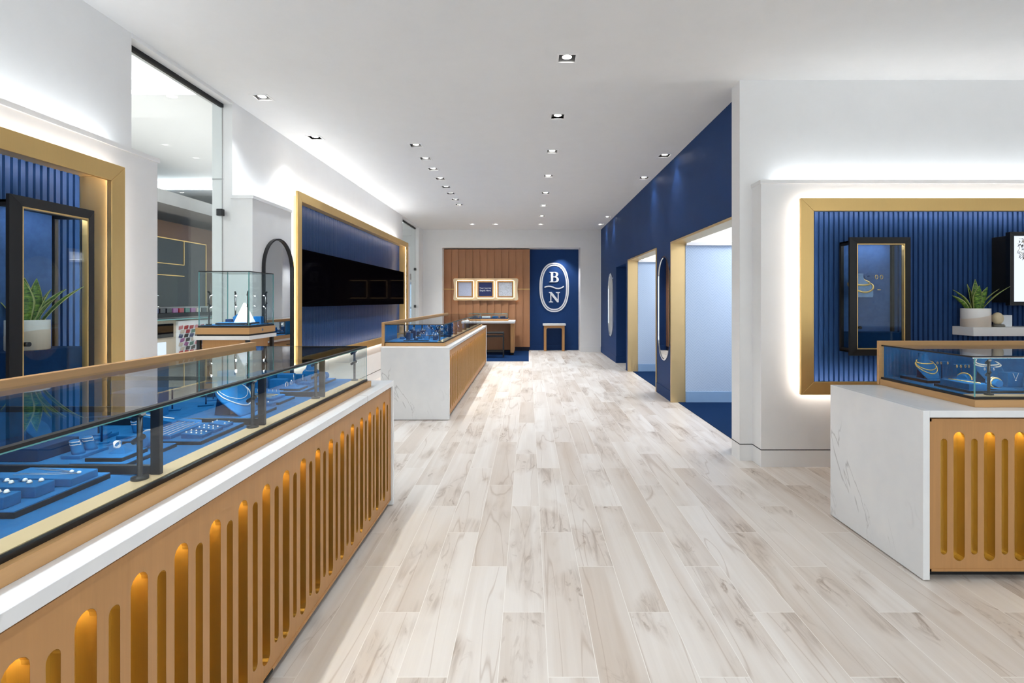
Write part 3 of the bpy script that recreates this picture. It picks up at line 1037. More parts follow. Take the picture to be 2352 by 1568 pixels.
def ring(x, y, z, R, label, group=None, metal='silver', gem='gem', rot=0.0, lean=0.0):
    t = thing('ring', label, 'ring', (x, y, z), rot, group)
    MB().torus((0, 0, R), R, R * 0.13, 'Y', 18, 6).build('band', metal, t)
    if gem:
        MB().ball((0, 0, 2 * R + R * 0.25), R * 0.36, 6).build('stone', gem, t)
    t.rotation_euler.x = lean
    return t


def ring_cluster(x, y, z, R, label, metal='silver', rot=0.0):
    t = thing('ring', label, 'ring', (x, y, z), rot)
    for i, a in enumerate((-0.5, -0.15, 0.2, 0.55)):
        k = MB()
        pts = [(R * math.cos(q) , R * math.sin(q) * math.sin(a) , R + R * math.sin(q) * math.cos(a)) for q in [2 * PI * j / 18 for j in range(18)]]
        k.tube(pts, R * 0.09, 5, True).build('band', metal, t)
    return t


def ring_wedge(x, y, z, s, label, rot=0.0, m='velvet'):
    """small sloped pyramid ring stand"""
    k = MB()
    k.add([(-s, -s * .55, 0), (s, -s * .55, 0), (s, s * .55, 0), (-s, s * .55, 0), (-s * .35, 0.0 - s * .1, s * .75), (-s * .35, s * .1, s * .75)],
          [(0, 3, 2, 1), (0, 1, 4), (1, 2, 5, 4), (2, 3, 5), (3, 0, 4, 5)])
    return tag(k.build('ring_stand', m, loc=(x, y, z), rot=rot, bevel=0.001), label, 'ring stand')


def finger_cone(x, y, z, h, label, rot=0.0, tilt=0.35, r=0.013):
    k = MB(); d = Vector((-math.sin(tilt), 0, math.cos(tilt)))
    rr = []
    for q in (0, 0.2, 0.5, 0.8, 0.95, 1.0):
        c = d * h * q
        R = r * (1.25 - 0.35 * q) * (0.75 if q == 1.0 else 1.0)
        rr.append([(c.x + R * math.cos(2 * PI * i / 16), R * math.sin(2 * PI * i / 16), c.z) for i in range(16)])
    k.rings(rr)
    o = tag(k.build('ring_finger', 'velvet', loc=(x, y, z), rot=rot), label, 'ring stand')
    return o, d


def wrap_rings(x, y, z, h, label, rot=0.0, tilt=0.35, r=0.0125):
    t = thing('wrap_ring', label, 'ring', (x, y, z), rot)
    d = Vector((-math.sin(tilt), 0, math.cos(tilt)))
    for q, a in ((0.62, 0.25), (0.72, -0.2), (0.82, 0.25), (0.9, -0.15)):
        c = d * h * q; R = r * (1.27 - 0.35 * q)
        MB().tube([(c.x + R * math.cos(s), R * math.sin(s), c.z + a * R * math.cos(s + 1)) for s in [2 * PI * i / 20 for i in range(20)]], 0.0012, 5, True).build('band', 'silver', t)
    return t


BUST = [(0.0, .62, .10, -.72), (0.06, .70, .13, -.66), (0.18, .82, .17, -.50), (0.34, .95, .20, -.30), (0.48, .98, .23, -.14), (0.58, .86, .24, -.04),
        (0.66, .62, .25, .02), (0.74, .43, .25, .05), (0.84, .36, .24, .06), (0.94, .35, .24, .07), (1.0, .37, .25, .07)]


def bust_at(h, th, s):
    """point of the bust surface: th = 0 is the front (-y)"""
    for a, c in zip(BUST, BUST[1:]):
        if a[0] <= h <= c[0]:
            q = (h - a[0]) / (c[0] - a[0]); w, d, y = [a[i] + q * (c[i] - a[i]) for i in (1, 2, 3)]
            break
    else:
        w, d, y = BUST[-1][1:]
    return Vector((w * .5 * s * math.sin(th), y * .55 * s - d * .62 * s * math.cos(th), h * s))


def bust(x, y, z, s, label, rot, m='velvet', low=1.0):
    t = thing('necklace_bust', label, 'jewellery bust', (x, y, z), rot)
    t.scale.z = low
    hs = [i / 30 for i in range(31)]
    k = MB(); k.rings([[bust_at(h, 2 * PI * i / 28, s) for i in range(28)] for h in hs])
    k.build('torso', m, t)
    k = MB(); k.hexa([(-.16 * s, -.12 * s, 0), (.16 * s, -.12 * s, 0), (.2 * s, .16 * s, 0), (-.2 * s, .16 * s, 0), (-.16 * s, -.1 * s, .5 * s), (.16 * s, -.1 * s, .5 * s), (.2 * s, .10 * s, .5 * s), (-.2 * s, .10 * s, .5 * s)])
    k.build('support', 'velvetd', t, bevel=0.002)
    return t


def bust_necklace(x, y, z, s, rot, label, htop, hlow, r, m, pend=None, sharp=1.0, beads=False, low=1.0):
    t = thing('necklace', label, 'necklace', (x, y, z), rot)
    t.scale.z = low
    pts = []
    n = 56
    for i in range(n):
        th = -PI + 2 * PI * i / n
        c = max(0.0, (1 + math.cos(th)) / 2)
        h = htop - (htop - hlow) * (c ** sharp)
        if abs(th) > 2.0:
            h = max(h, htop - 0.0)
        p = bust_at(h, th, s)
        q = bust_at(h, th, s * 1.0)
        out = Vector((math.sin(th), -math.cos(th), 0.25)).normalized()
        pts.append(p + out * (r * 0.9))
    if beads:
        k = MB()
        L = 0
        for a, c in zip(pts, pts[1:] + pts[:1]):
            m_ = max(1, int((c - a).length / (r * 1.8)))
            for j in range(m_):
                k.ball(a.lerp(c, j / m_), r, 5)
        k.build('beads', m, t)
    else:
        MB().tube(pts, r, 6, True).build('chain', m, t)
    if pend:
        f = bust_at(hlow, 0, s) + Vector((0, -r * 2, 0))
        MB().ball((f.x, f.y, f.z - pend * 0.6), pend, 6).build('pendant', 'gem', t)
    return t


def laid_chain(pts, r, label, m='silver', group=None, pend=None):
    c = pts[0]
    t = thing('necklace', label, 'necklace', c, 0, group)
    MB().tube(pts, r, 5).build('chain', m, t, org=c)
    if pend:
        p = pts[len(pts) // 2]
        MB().ball((p[0], p[1], p[2] + pend * 0.5), pend, 6, sz=0.7).build('pendant', 'gem', t, org=c)
    return t


def t_bar(x, y, z, h, w, label, rot=0.0, base=(0.03, 0.02)):
    t = thing('earring_stand', label, 'earring stand', (x, y, z), rot)
    MB().box(-base[0], base[0], -base[1], base[1], 0, 0.006).build('foot', 'velvet', t, bevel=0.001)
    MB().cyl((0, 0, 0.006), (0, 0, h), 0.003, n=10).build('stem', 'velvetd', t)
    MB().box(-w, w, -0.004, 0.004, h - 0.002, h + 0.003).build('crossbar', 'velvet', t, bevel=0.001)
    return t


def hoop(x, y, z, R, label, m='goldj', rot=0.0, group=None):
    o = MB().torus((0, 0, -R), R, R * 0.17, 'Y', 16, 6).build('hoop_earring', m, loc=(x, y, z), rot=rot)
    return tag(o, label, 'earring', group)


def pillow(x, y, z, r, l, label, rot=0.0):
    k = MB()
    rr = []
    for i in range(9):
        q = -1 + 2 * i / 8
        R = r * (1 - 0.18 * abs(q) ** 3)
        rr.append([(q * l, R * math.cos(2 * PI * j / 20), r + R * math.sin(2 * PI * j / 20) * 0.92) for j in range(20)])
    k.rings(rr)
    return tag(k.build('bracelet_pillow', 'velvet', loc=(x, y, z), rot=rot), label, 'bracelet pillow')


def bracelet(x, y, z, r, label, m='goldj', rot=0.0, thick=0.003, beads=False, gems=False):
    t = thing('bracelet', label, 'bracelet', (x, y, z), rot)
    R = r + thick * 0.8
    pts = [(0.0015 * math.sin(9 * a), R * math.cos(a), r + R * 0.92 * math.sin(a)) for a in [2 * PI * j / 36 for j in range(36)]]
    if beads:
        k = MB()
        for p in pts: k.ball(p, thick * 1.25, 5)
        k.build('beads', m, t)
    else:
        MB().tube(pts, thick, 6, True).build('band', m, t)
    if gems:
        k = MB()
        for j in range(0, 18): k.ball((pts[j][0], pts[j][1] * 1.06, r + (pts[j][2] - r) * 1.06), thick * 0.7, 4)
        k.build('stones', 'gem', t)
    return t


ZD = 0.838
# --- near left showcase, section by section towards the far end
zA = platform(-1.38, -1.088, 1.105, 1.36, ZD, 0.0155, 'black edged blue platform at the lower left, under a necklace slab and stud blocks')
block(-1.27, -1.097, 1.252, 1.332, zA, 0.019, 'flat blue velvet slab with two laid out pendants, on the leftmost platform', 0.022, 'necklace_slab', cat='necklace slab')
laid_chain([(-1.245, 1.318, zA + .0225), (-1.20, 1.31, zA + .0217), (-1.133, 1.296, zA + .021), (-1.19, 1.286, zA + .0212), (-1.25, 1.284, zA + .022)], 0.0008, 'fine silver pendant necklace laid in the middle of the flat velvet slab', pend=0.005)
laid_chain([(-1.235, 1.322, zA + .0223), (-1.17, 1.313, zA + .0215), (-1.110, 1.290, zA + .0202), (-1.18, 1.277, zA + .0212), (-1.255, 1.272, zA + .022)], 0.0008, 'fine silver pendant necklace with its stone near the right corner of the flat velvet slab', pend=0.005)
block(-1.26, -1.114, 1.180, 1.229, zA, 0.0255, 'blue velvet block with three pairs of pale studs, second from the left frame edge', None, 'earring_block', cat='earring block')
for i, (x, y) in enumerate(((-1.135, 1.217), (-1.150, 1.204), (-1.172, 1.216), (-1.190, 1.202), (-1.213, 1.215), (-1.232, 1.201))):
    stud(x, y, zA + 0.0255, 'oval pale stone stud on the blue block beside the flat necklace slab', 'studs on the second velvet block', r=0.0048)
for x in (-1.183, -1.222):
    tag(MB().cyl((x, 1.213, zA + .030), (x + 0.004, 1.222, zA + .030), 0.0045, n=12).build('earring_clip', 'velvet', org=(x, 1.213, zA + .026)),
        'small blue velvet roll between studs on the second block', 'earring clip', 'velvet rolls on the second block')
block(-1.26, -1.122, 1.115, 1.156, zA, 0.0265, 'small blue velvet block nearest the left frame edge, with pale studs', None, 'earring_block', cat='earring block')
for x in (-1.139, -1.157, -1.178):
    stud(x, 1.140, zA + 0.0265, 'round pale stud on the small block nearest the left frame edge', 'studs on the nearest velvet block', r=0.005)
block(-1.60, -1.403, 1.494, 1.632, ZD, 0.0385, 'large dark navy riser at the back left of the near showcase', None, 'velvet_riser', 'velvetd', 'riser')
bust(-1.49, 1.575, ZD + .0385, 0.085, 'small dark blue pendant bust lying on the large navy riser', PI / 2 + 0.2)
block(-1.50, -1.41, 1.70, 1.80, ZD, 0.012, 'thin blue velvet slab at the back, behind the navy riser', None, 'velvet_slab')
t_bar(-1.44, 1.75, ZD + 0.012, 0.06, 0.035, 'blue earring stand at the back on a thin slab behind the navy riser', 0.3)
zf = ZD + .0105
block(-1.362, -1.304, 1.52, 1.625, ZD, .0105, 'small blue velvet slab carrying two leaning ring fingers', None, 'velvet_slab')
for i, (x, y) in enumerate(((-1.330, 1.545), (-1.330, 1.59))):
    finger_cone(x, y, zf, 0.042, ('nearer' if i == 0 else 'farther') + ' of two leaning blue velvet ring fingers wrapped in silver rings')
    wrap_rings(x, y, zf, 0.042, 'coiled silver ring on the ' + ('nearer' if i == 0 else 'farther') + ' leaning velvet finger')
block(-1.39, -1.335, 1.64, 1.70, ZD, .006, 'thin blue base slab under the earring stand beside the two ring fingers', None, 'velvet_slab')
t_bar(-1.363, 1.668, ZD + .006, 0.074, 0.03, 'slim blue earring stand beside the two ring fingers', 0.6, (0.02, 0.015))
hoop(-1.385, 1.65, ZD + 0.078, 0.006, 'small silver earring hanging from the slim stand beside the ring fingers', 'silver')
block(-1.375, -1.30, 1.74, 1.84, ZD, .011, 'blue velvet slab under a single ring finger, in front of the pearl tray', None, 'velvet_slab')
finger_cone(-1.335, 1.79, ZD + .011, 0.045, 'single leaning blue ring finger behind the slim earring stand')
wrap_rings(-1.335, 1.79, ZD + .011, 0.045, 'silver ring on the single leaning finger behind the slim stand')
zB = platform(-1.27, -1.112, 1.443, 1.653, ZD, 0.012, 'lower black edged platform of the two step display by the first spotlight post')
zB2 = platform(-1.238, -1.135, 1.457, 1.558, zB, 0.012, 'upper black edged platform of the two step display by the first spotlight post')
ring_wedge(-1.178, 1.508, zB2, 0.026, 'blue wedge ring stand on the upper step near the first spotlight post', PI)
ring_cluster(-1.187, 1.507, zB2 + 0.0125, 0.011, 'chunky silver multi band ring on the wedge stand of the two step display', rot=PI / 2)
pillow(-1.168, 1.607, zB, 0.026, 0.030, 'round blue bracelet pillow behind the first spotlight post', PI / 2)
bracelet(-1.165, 1.607, zB, 0.026, 'silver bangle round the pillow behind the first spotlight post', 'silver', PI / 2)
block(-1.40, -1.27, 1.86, 1.905, ZD, 0.03, 'sloping blue necklace tray with a strand of white beads at the back', 0.055, 'necklace_tray', cat='necklace tray')
laid_chain([(-1.395, 1.87 + 0.0, ZD + .056), (-1.36, 1.875, ZD + .05), (-1.32, 1.885, ZD + .042), (-1.285, 1.895, ZD + .035)], 0.0022, 'strand of white beads on the sloping tray behind the first post', 'pearl')
zC = platform(-1.30, -1.047, 1.67, 1.925, ZD, 0.013, 'black edged platform with chain slab and three wedge blocks, between the first two posts')
block(-1.25, -1.158, 1.69, 1.87, zC, 0.012, 'blue slab of five laid silver chains between the first and second posts', 0.016, 'chain_slab', cat='chain slab')
for i in range(5):
    x = -1.170 - i * 0.017
    laid_chain([(x, 1.695, zC + .0138 + i * .0007), (x - 0.003, 1.78, zC + .0142 + i * .0007), (x - 0.006, 1.866, zC + .0146 + i * .0007)], 0.0011,
               'straight silver chain laid along the five chain slab', 'silver', 'chains on the five chain slab')
block(-1.31, -1.20, 1.885, 1.92, zC, 0.012, 'flat blue velvet board leaning at the far end of the five chain slab', 0.02, 'velvet_board')
for n, (x0, x1, y0, y1, l, cnt) in enumerate(((-1.132, -1.062, 1.70, 1.752, 'nearest', 4), (-1.132, -1.065, 1.769, 1.822, 'middle', 4), (-1.130, -1.069, 1.842, 1.893, 'farthest', 2))):
    block(x0, x1, y0, y1, zC, 0.011, l + ' of three blue wedge blocks set with tiny studs, between the first and second posts', 0.017, 'earring_block', cat='earring block')
    for a in range(cnt):
        for q in range(2):
            fx = 0.15 + 0.7 * a / max(1, cnt - 1)
            stud(x0 + (x1 - x0) * fx, y0 + 0.012 + q * 0.026, zC + 0.017 - 0.006 * fx, 'tiny clear stud on the %s of the three wedge blocks' % l, 'studs on the %s wedge block' % l, r=0.0028)
zDp = platform(-1.36, -1.07, 1.96, 2.22, ZD, 0.012, 'black edged platform under the large blue necklace bust, past the second spotlight post')
bust(-1.20, 2.09, zDp, 0.205, 'large blue necklace bust in the middle of the near showcase', PI / 2, 'velvet', 0.82)
bust_necklace(-1.20, 2.09, zDp, 0.205, PI / 2, 'bright tennis necklace in a wide V on the large blue bust', 0.72, 0.20, 0.0026, 'silver', None, 2.2, False, 0.82)
bust_necklace(-1.20, 2.09, zDp, 0.205, PI / 2, 'thin inner necklace in a V on the large blue bust', 0.74, 0.36, 0.0014, 'silver', None, 2.2, False, 0.82)
block(-1.60, -1.46, 1.98, 2.12, ZD, 0.11, 'tall dark blue riser with a thin pendant, behind the large bust', None, 'velvet_riser', 'velvet', 'riser')
laid_chain([(-1.459, 2.04, ZD + .10), (-1.458, 2.045, ZD + .075), (-1.458, 2.05, ZD + .06), (-1.458, 2.055, ZD + .075), (-1.459, 2.06, ZD + .10)], 0.0008, 'fine Y pendant hanging on the face of the tall riser', 'silver', None, 0.003)
zE = platform(-1.38, -1.102, 2.31, 2.466, ZD, 0.012, 'black edged platform with a bracelet slab, between the second and third posts')
block(-1.33, -1.14, 2.335, 2.45, zE, 0.012, 'blue bracelet slab with rows of warm toned bracelets, between the second and third posts', 0.02, 'bracelet_slab', cat='bracelet slab')
for i in range(3):
    y = 2.36 + i * 0.03
    laid_chain([(-1.30, y, zE + .020), (-1.23, y + 0.002, zE + .0175), (-1.16, y, zE + .0145)], 0.0016, 'slim rose gold bracelet laid across the bracelet slab', 'goldj', 'bracelets on the bracelet slab')
block(-1.16, -1.11, 2.255, 2.30, ZD, 0.018, 'small blue stud block at the foot of the bracelet slab platform', None, 'earring_block', cat='earring block')
stud(-1.135, 2.277, ZD + .018, 'single pale stud on the small block at the foot of the bracelet platform', None)
for i, (x, y) in enumerate(((-1.42, 2.30), (-1.46, 2.42), (-1.50, 2.20))):
    t_bar(x, y, ZD, 0.07 + 0.012 * i, 0.03, 'blue earring stand, %s of three behind the second spotlight post' % ('nearest', 'middle', 'rearmost')[i], 0.5)
    hoop(x + 0.012, y - 0.008, ZD + 0.067 + 0.012 * i, 0.006, 'small silver earring hanging from the %s of the three stands behind the second post' % ('nearest', 'middle', 'rearmost')[i], 'silver', 0.5)
zF = platform(-1.42, -1.12, 2.55, 3.04, ZD, 0.0125, 'long black edged platform at the far end of the near showcase, past the third post')
block(-1.32, -1.19, 2.475, 2.54, ZD, 0.026, 'blue block with a row of eternity rings, just past the third spotlight post', None, 'ring_block', cat='ring block')
for i in range(6):
    ring(-1.30 + i * 0.018, 2.507, ZD + .020, 0.008, 'eternity ring in the row set into the blue block past the third post', 'row of eternity rings', rot=PI / 2 + 0.5, gem=None)
block(-1.31, -1.235, 2.64, 2.69, zF, 0.05, 'blue velvet cube with a hoop pendant on its face, at the far platform', None, 'velvet_cube')
tag(MB().torus((0, 0, 0), 0.013, 0.0022, 'X', 20, 6).build('hoop_earring', 'silver', loc=(-1.2325, 2.662, zF + .022)), 'large bright hoop earring on the face of the blue cube', 'earring')
block(-1.30, -1.225, 2.70, 2.75, zF, 0.068, 'taller blue velvet cube with a cross pendant, behind the hoop cube', None, 'velvet_cube')
laid_chain([(-1.2235, 2.72, zF + .066), (-1.2235, 2.722, zF + .05), (-1.2235, 2.724, zF + .034)], 0.002, 'narrow drop pendant on the face of the taller blue cube', 'silver')
block(-1.255, -1.205, 2.775, 2.82, zF, 0.055, 'third blue velvet cube with drop earrings, beside the small bust', None, 'velvet_cube')
laid_chain([(-1.2035, 2.785, zF + .052), (-1.2035, 2.785, zF + .04), (-1.2035, 2.786, zF + .026)], 0.002, 'pair of drop earrings on the third blue cube', 'silver')
block(-1.45, -1.33, 2.68, 2.83, ZD, 0.085, 'wide blue riser behind the three velvet cubes', None, 'velvet_riser', 'velvet', 'riser')
zF2 = platform(-1.24, -1.14, 2.60, 2.70, zF, 0.012, 'small black edged step in front of the blue cubes near the third post')
ring_wedge(-1.195, 2.652, zF2, 0.026, 'blue wedge ring stand on the small step before the cubes', PI)
ring(-1.204, 2.652, zF2 + 0.012, 0.009, 'wide silver ring on the wedge stand before the cubes', rot=PI / 2)
block(-1.20, -1.14, 2.725, 2.77, zF, 0.022, 'low blue block between the wedge stand and the small bust', None, 'velvet_block')
bust(-1.21, 2.90, zF, 0.105, 'smaller blue necklace bust near the far end of the near showcase', PI / 2 - 0.7)
bust_necklace(-1.21, 2.90, zF, 0.105, PI / 2 - 0.7, 'short pale necklace around the neck of the smaller bust', 0.78, 0.58, 0.0013, 'silver', None, 1.5)
pillow(-1.165, 2.955, zF, 0.024, 0.03, 'blue bracelet pillow beside the smaller bust', PI / 2 - 0.5)
bracelet(-1.165, 2.955, zF, 0.024, 'thin silver bracelet on the pillow beside the smaller bust', 'silver', PI / 2 - 0.5, 0.0014)

# --- right showcase
zP = platform(2.225, 2.335, 2.915, 3.13, ZD, 0.017, 'black edged platform under the blue bust with gold chains, right showcase')
bust(2.285, 3.02, zP, 0.142, 'blue velvet bust with gold chains at the left of the right showcase', 0.25)
bust_necklace(2.285, 3.02, zP, 0.142, 0.25, 'thick gold rope chain high on the left bust of the right showcase', 0.70, 0.58, 0.0036, 'goldj', None, 1.0)
bust_necklace(2.285, 3.02, zP, 0.142, 0.25, 'gold chain hanging mid chest on the left bust of the right showcase', 0.70, 0.34, 0.0026, 'goldj', None, 1.6)
bust_necklace(2.285, 3.02, zP, 0.142, 0.25, 'longest gold chain on the left bust of the right showcase', 0.69, 0.20, 0.0026, 'goldj', None, 1.6)
zQ = platform(2.195, 2.36, 2.60, 2.83, ZD, 0.014, 'black edged platform under the sloped bracelet tray, right showcase')
block(2.205, 2.30, 2.615, 2.80, zQ, 0.03, 'sloped blue tray with a jewelled bracelet, front of the right showcase', None, 'bracelet_tray', cat='bracelet tray')
laid_chain([(2.235, 2.78, zQ + .032), (2.245, 2.74, zQ + .032), (2.255, 2.70, zQ + .032), (2.265, 2.66, zQ + .032), (2.275, 2.63, zQ + .032)], 0.0028, 'jewelled gold bracelet laid along the sloped blue tray', 'goldj')
block(2.325, 2.385, 2.80, 2.85, ZD, 0.035, 'small dark blue cube behind the sloped bracelet tray', None, 'velvet_cube')
t_bar(2.42, 3.06, ZD, 0.105, 0.045, 'taller dark blue earring stand behind the left bust of the right showcase')
for i, dx in enumerate((-0.03, -0.01, 0.03)):
    hoop(2.42 + dx, 3.053, ZD + 0.104, 0.007, 'small gold earring on the taller stand behind the left bust', 'goldj', 0.5, 'earrings on the taller stand')
t_bar(2.47, 2.98, ZD, 0.097, 0.045, 'shorter dark blue earring stand right of the left bust')
for i, dx in enumerate((-0.032, -0.01, 0.016, 0.036)):
    hoop(2.47 + dx, 2.973, ZD + 0.096, 0.008, 'small gold hoop on the shorter stand right of the left bust', 'goldj', 0.5, 'earrings on the shorter stand')
pillow(2.42, 2.90, ZD + 0.0, 0.03, 0.034, 'blue bracelet pillow between the left bust and the corner post', 0.5)
bracelet(2.42, 2.90, ZD, 0.03, 'gold bracelet over the pillow between bust and corner post', 'goldj', 0.5, 0.0035)
bust(2.60, 2.97, ZD, 0.175, 'blue bust wearing pearls behind the corner post of the right showcase', 0.15)
bust_necklace(2.60, 2.97, ZD, 0.175, 0.15, 'upper strand of pearls on the bust behind the corner post', 0.70, 0.56, 0.0042, 'pearl', None, 1.0, True)
bust_necklace(2.60, 2.97, ZD, 0.175, 0.15, 'lower strand of pearls on the bust behind the corner post', 0.66, 0.50, 0.0042, 'pearl', None, 1.0, True)
t_bar(2.49, 2.83, ZD, 0.10, 0.035, 'dark blue earring stand in front of the pearl bust')
for i, dx in enumerate((-0.025, 0.0, 0.025)):
    hoop(2.49 + dx, 2.823, ZD + 0.099, 0.007, 'small earring on the stand in front of the pearl bust', 'silver', 0.5, 'earrings before the pearl bust')
zR = platform(2.30, 2.47, 2.605, 2.80, ZD, 0.014, 'black edged platform under the stacked bangles, right of the corner post')
pillow(2.405, 2.70, zR, 0.024, 0.032, 'blue pillow stacked with gold bangles, right of the corner post', PI / 2)
for i, dy in enumerate((-0.012, 0.006)):
    bracelet(2.405, 2.70 + dy, zR, 0.0245, ('front' if i == 0 else 'rear') + ' jewelled gold bangle on the pillow right of the corner post', 'goldj', PI / 2, 0.0034, False, True)
block(2.56, 2.64, 2.79, 2.85, ZD, 0.075, 'tall dark blue block with a thin pendant, right of the pearl bust', None, 'velvet_block')
laid_chain([(2.585, 2.788, ZD + .074), (2.595, 2.788, ZD + .05), (2.6, 2.788, ZD + .034), (2.605, 2.788, ZD + .05), (2.615, 2.788, ZD + .074)], 0.001, 'thin silver pendant draped on the tall dark block', 'silver', None, 0.004)
pillow(2.66, 2.74, ZD, 0.032, 0.04, 'blue pillow with a pearl bracelet near the right frame edge', PI / 2)
bracelet(2.66, 2.74, ZD, 0.032, 'pearl bracelet on the pillow near the right frame edge', 'pearl', PI / 2, 0.003, True)
zS = platform(2.49, 2.66, 2.55, 2.68, ZD, 0.012, 'black edged platform at the right frame edge of the right showcase')
block(2.51, 2.60, 2.57, 2.65, zS, 0.012, 'sloped dark stud block at the right frame edge', 0.02, 'earring_block', cat='earring block')
for i in range(3):
    stud(2.53 + i * .025, 2.60, zS + .017, 'pale stud on the sloped block at the right frame edge', 'studs at the right frame edge', r=0.005)

# --- middle showcase: dense ring stands
rs = random.Random(3)
protoA = protoB = protoR = None
k = 0
for iy in range(22):
    for ix in range(5):
        x = -1.50 + ix * 0.098 + rs.uniform(-.02, .02); y = 6.02 + iy * 0.205 + rs.uniform(-.04, .04)
        if iy == 0 and ix < 1: continue
        if (y - 6.59) % 0.54 > 0.50 or (y - 6.59) % 0.54 < 0.06 and y > 6.5: y += 0.09
        hgt = rs.choice((0.025, 0.03, 0.045, 0.07, 0.09)) if ix < 3 else rs.choice((0.022, 0.03, 0.045))
        w = rs.choice((0.022, 0.028))
        o = MB().box(-w, w, -w * .8, w * .8, 0, hgt).build('ring_block', rs.choice(('velvet', 'velvet', 'velvetd')), loc=(x, y, ZD), bevel=0.002)
        tag(o, 'small blue velvet ring block inside the middle showcase', 'ring block', 'ring blocks in the middle showcase')
        if protoR is None:
            protoR = ring(x, y, ZD + hgt - .004, 0.011, 'bright single stone ring on a block inside the middle showcase', 'rings in the middle showcase')
            r_ = protoR
        else:
            r_ = copy_tree(protoR)
        r_.location = (x, y, ZD + hgt - 0.004); r_.rotation_euler.z = rs.uniform(0, 3)
platform(-1.42, -1.13, 5.93, 5.975, ZD, 0.012, 'black edged strip platform inside the near end of the middle showcase')


# ------------------------------------------------------------------ vitrines and their contents
vitrine('black wall vitrine with necklaces on the right wall niche', RIGHT(4.08), 2.454, 2.921, 0.879, 1.784, 0.10, -0.082)
vitrine('black wall vitrine holding a snake plant at the far left', LEFT(-2.46), 2.388, 2.855, 0.879, 1.79, 0.10, -0.112)
bust(2.585, 4.085, 1.325, 0.185, 'pale blue wall bust with gold necklaces in the right vitrine', 0.0, 'palesuede')
bust_necklace(2.585, 4.085, 1.325, 0.185, 0.0, 'thick short gold necklace on the wall bust of the right vitrine', 0.80, 0.50, 0.0075, 'goldj', None, 1.3)
bust_necklace(2.585, 4.085, 1.325, 0.185, 0.0, 'thick long gold necklace on the wall bust of the right vitrine', 0.80, 0.20, 0.0075, 'goldj', None, 1.3)
for i, (z, w) in enumerate(((1.49, 0.05), (1.385, 0.04))):
    t = thing('earring_peg', ('upper' if i == 0 else 'lower') + ' round blue earring holder on the back of the right vitrine', 'earring holder', (2.68, 4.145, z))
    MB().cyl((0, 0, 0), (0, -0.02, 0), 0.026, n=20).build('disc', 'suede', t)
    MB().box(0.0, 0.085, -0.05, -0.044, -0.004 + 0.008, 0.012).build('bar', 'suede', t, bevel=0.001)
    MB().cyl((0, -0.02, 0), (0, -0.05, 0.006), 0.006, n=10).build('stem', 'suede', t)
for i, x in enumerate((2.725, 2.765)):
    hoop(x, 4.092, 1.50, 0.016, ('left' if i == 0 else 'right') + ' gold hoop earring on the upper holder of the right vitrine', 'goldj', 0.4)
tag(MB().box(-0.012, 0.012, -0.003, 0.003, -0.012, -0.006).build('bar_earring', 'goldj', loc=(2.745, 4.092, 1.393)), 'small gold bar earring on the lower holder of the right vitrine', 'earring')


# ------------------------------------------------------------------ plants, shelf, ornaments
def leaf(mb, base, az, L, w, lean, curl, twist=0.0):
    d = Vector((math.cos(az), math.sin(az), 0)); side = Vector((-math.sin(az + twist), math.cos(az + twist), 0))
    n = 12
    rows = []
    for i in range(n + 1):
        q = i / n
        ang = lean + curl * q
        if i == 0:
            p = Vector(base)
        else:
            p = p + (d * math.sin(ang) + Vector((0, 0, math.cos(ang)))) * (L / n)
        ww = w * (0.55 + 0.9 * q if q < 0.45 else 0.955 * (1 - ((q - 0.45) / 0.55) ** 1.7)) + 0.0006
        nrm = (d * math.cos(ang) - Vector((0, 0, math.sin(ang))))
        rows.append([p - side * ww + nrm * ww * -0.35, p - side * ww * .82 + nrm * ww * -0.2, p, p + side * ww * .82 + nrm * ww * -0.2, p + side * ww + nrm * ww * -0.35])
    th = 0.0022
    for off in (0, 1):
        pass
    vs = [v for r in rows for v in r]
    fi, fe = [], []
    for i in range(n):
        for j in range(4):
            q = (i * 5 + j, i * 5 + j + 1, i * 5 + 6 + j, i * 5 + 5 + j)
            (fe if j in (0, 3) else fi).append(q)
    mb.add(vs, fi, 0, True); mb.add(vs, fe, 1, True)


def plant(label, loc, R, Hp, leaves, rot=0.0, plabel=None):
    t = thing('potted_snake_plant', label, 'potted plant', loc, rot)
    MB().lathe([(1e-4, 0), (R * 0.96, 0), (R, 0.004), (R, Hp - 0.003), (R * .985, Hp), (R * 0.9, Hp), (R * 0.88, Hp - 0.02)], n=40).build('pot', 'pot', t)
    MB().lathe([(1e-4, Hp - 0.015), (R * 0.885, Hp - 0.015), (R * 0.885, Hp - 0.03)], n=24).build('soil', 'soil', t)
    for a in leaves:
        k = MB(); leaf(k, (a[0] * R, a[1] * R, Hp - 0.018), *a[2:])
        o = k.build('leaf', ['leaf', 'leafe'], t)
        m = o.modifiers.new('thickness', 'SOLIDIFY'); m.thickness = 0.0022
    return t


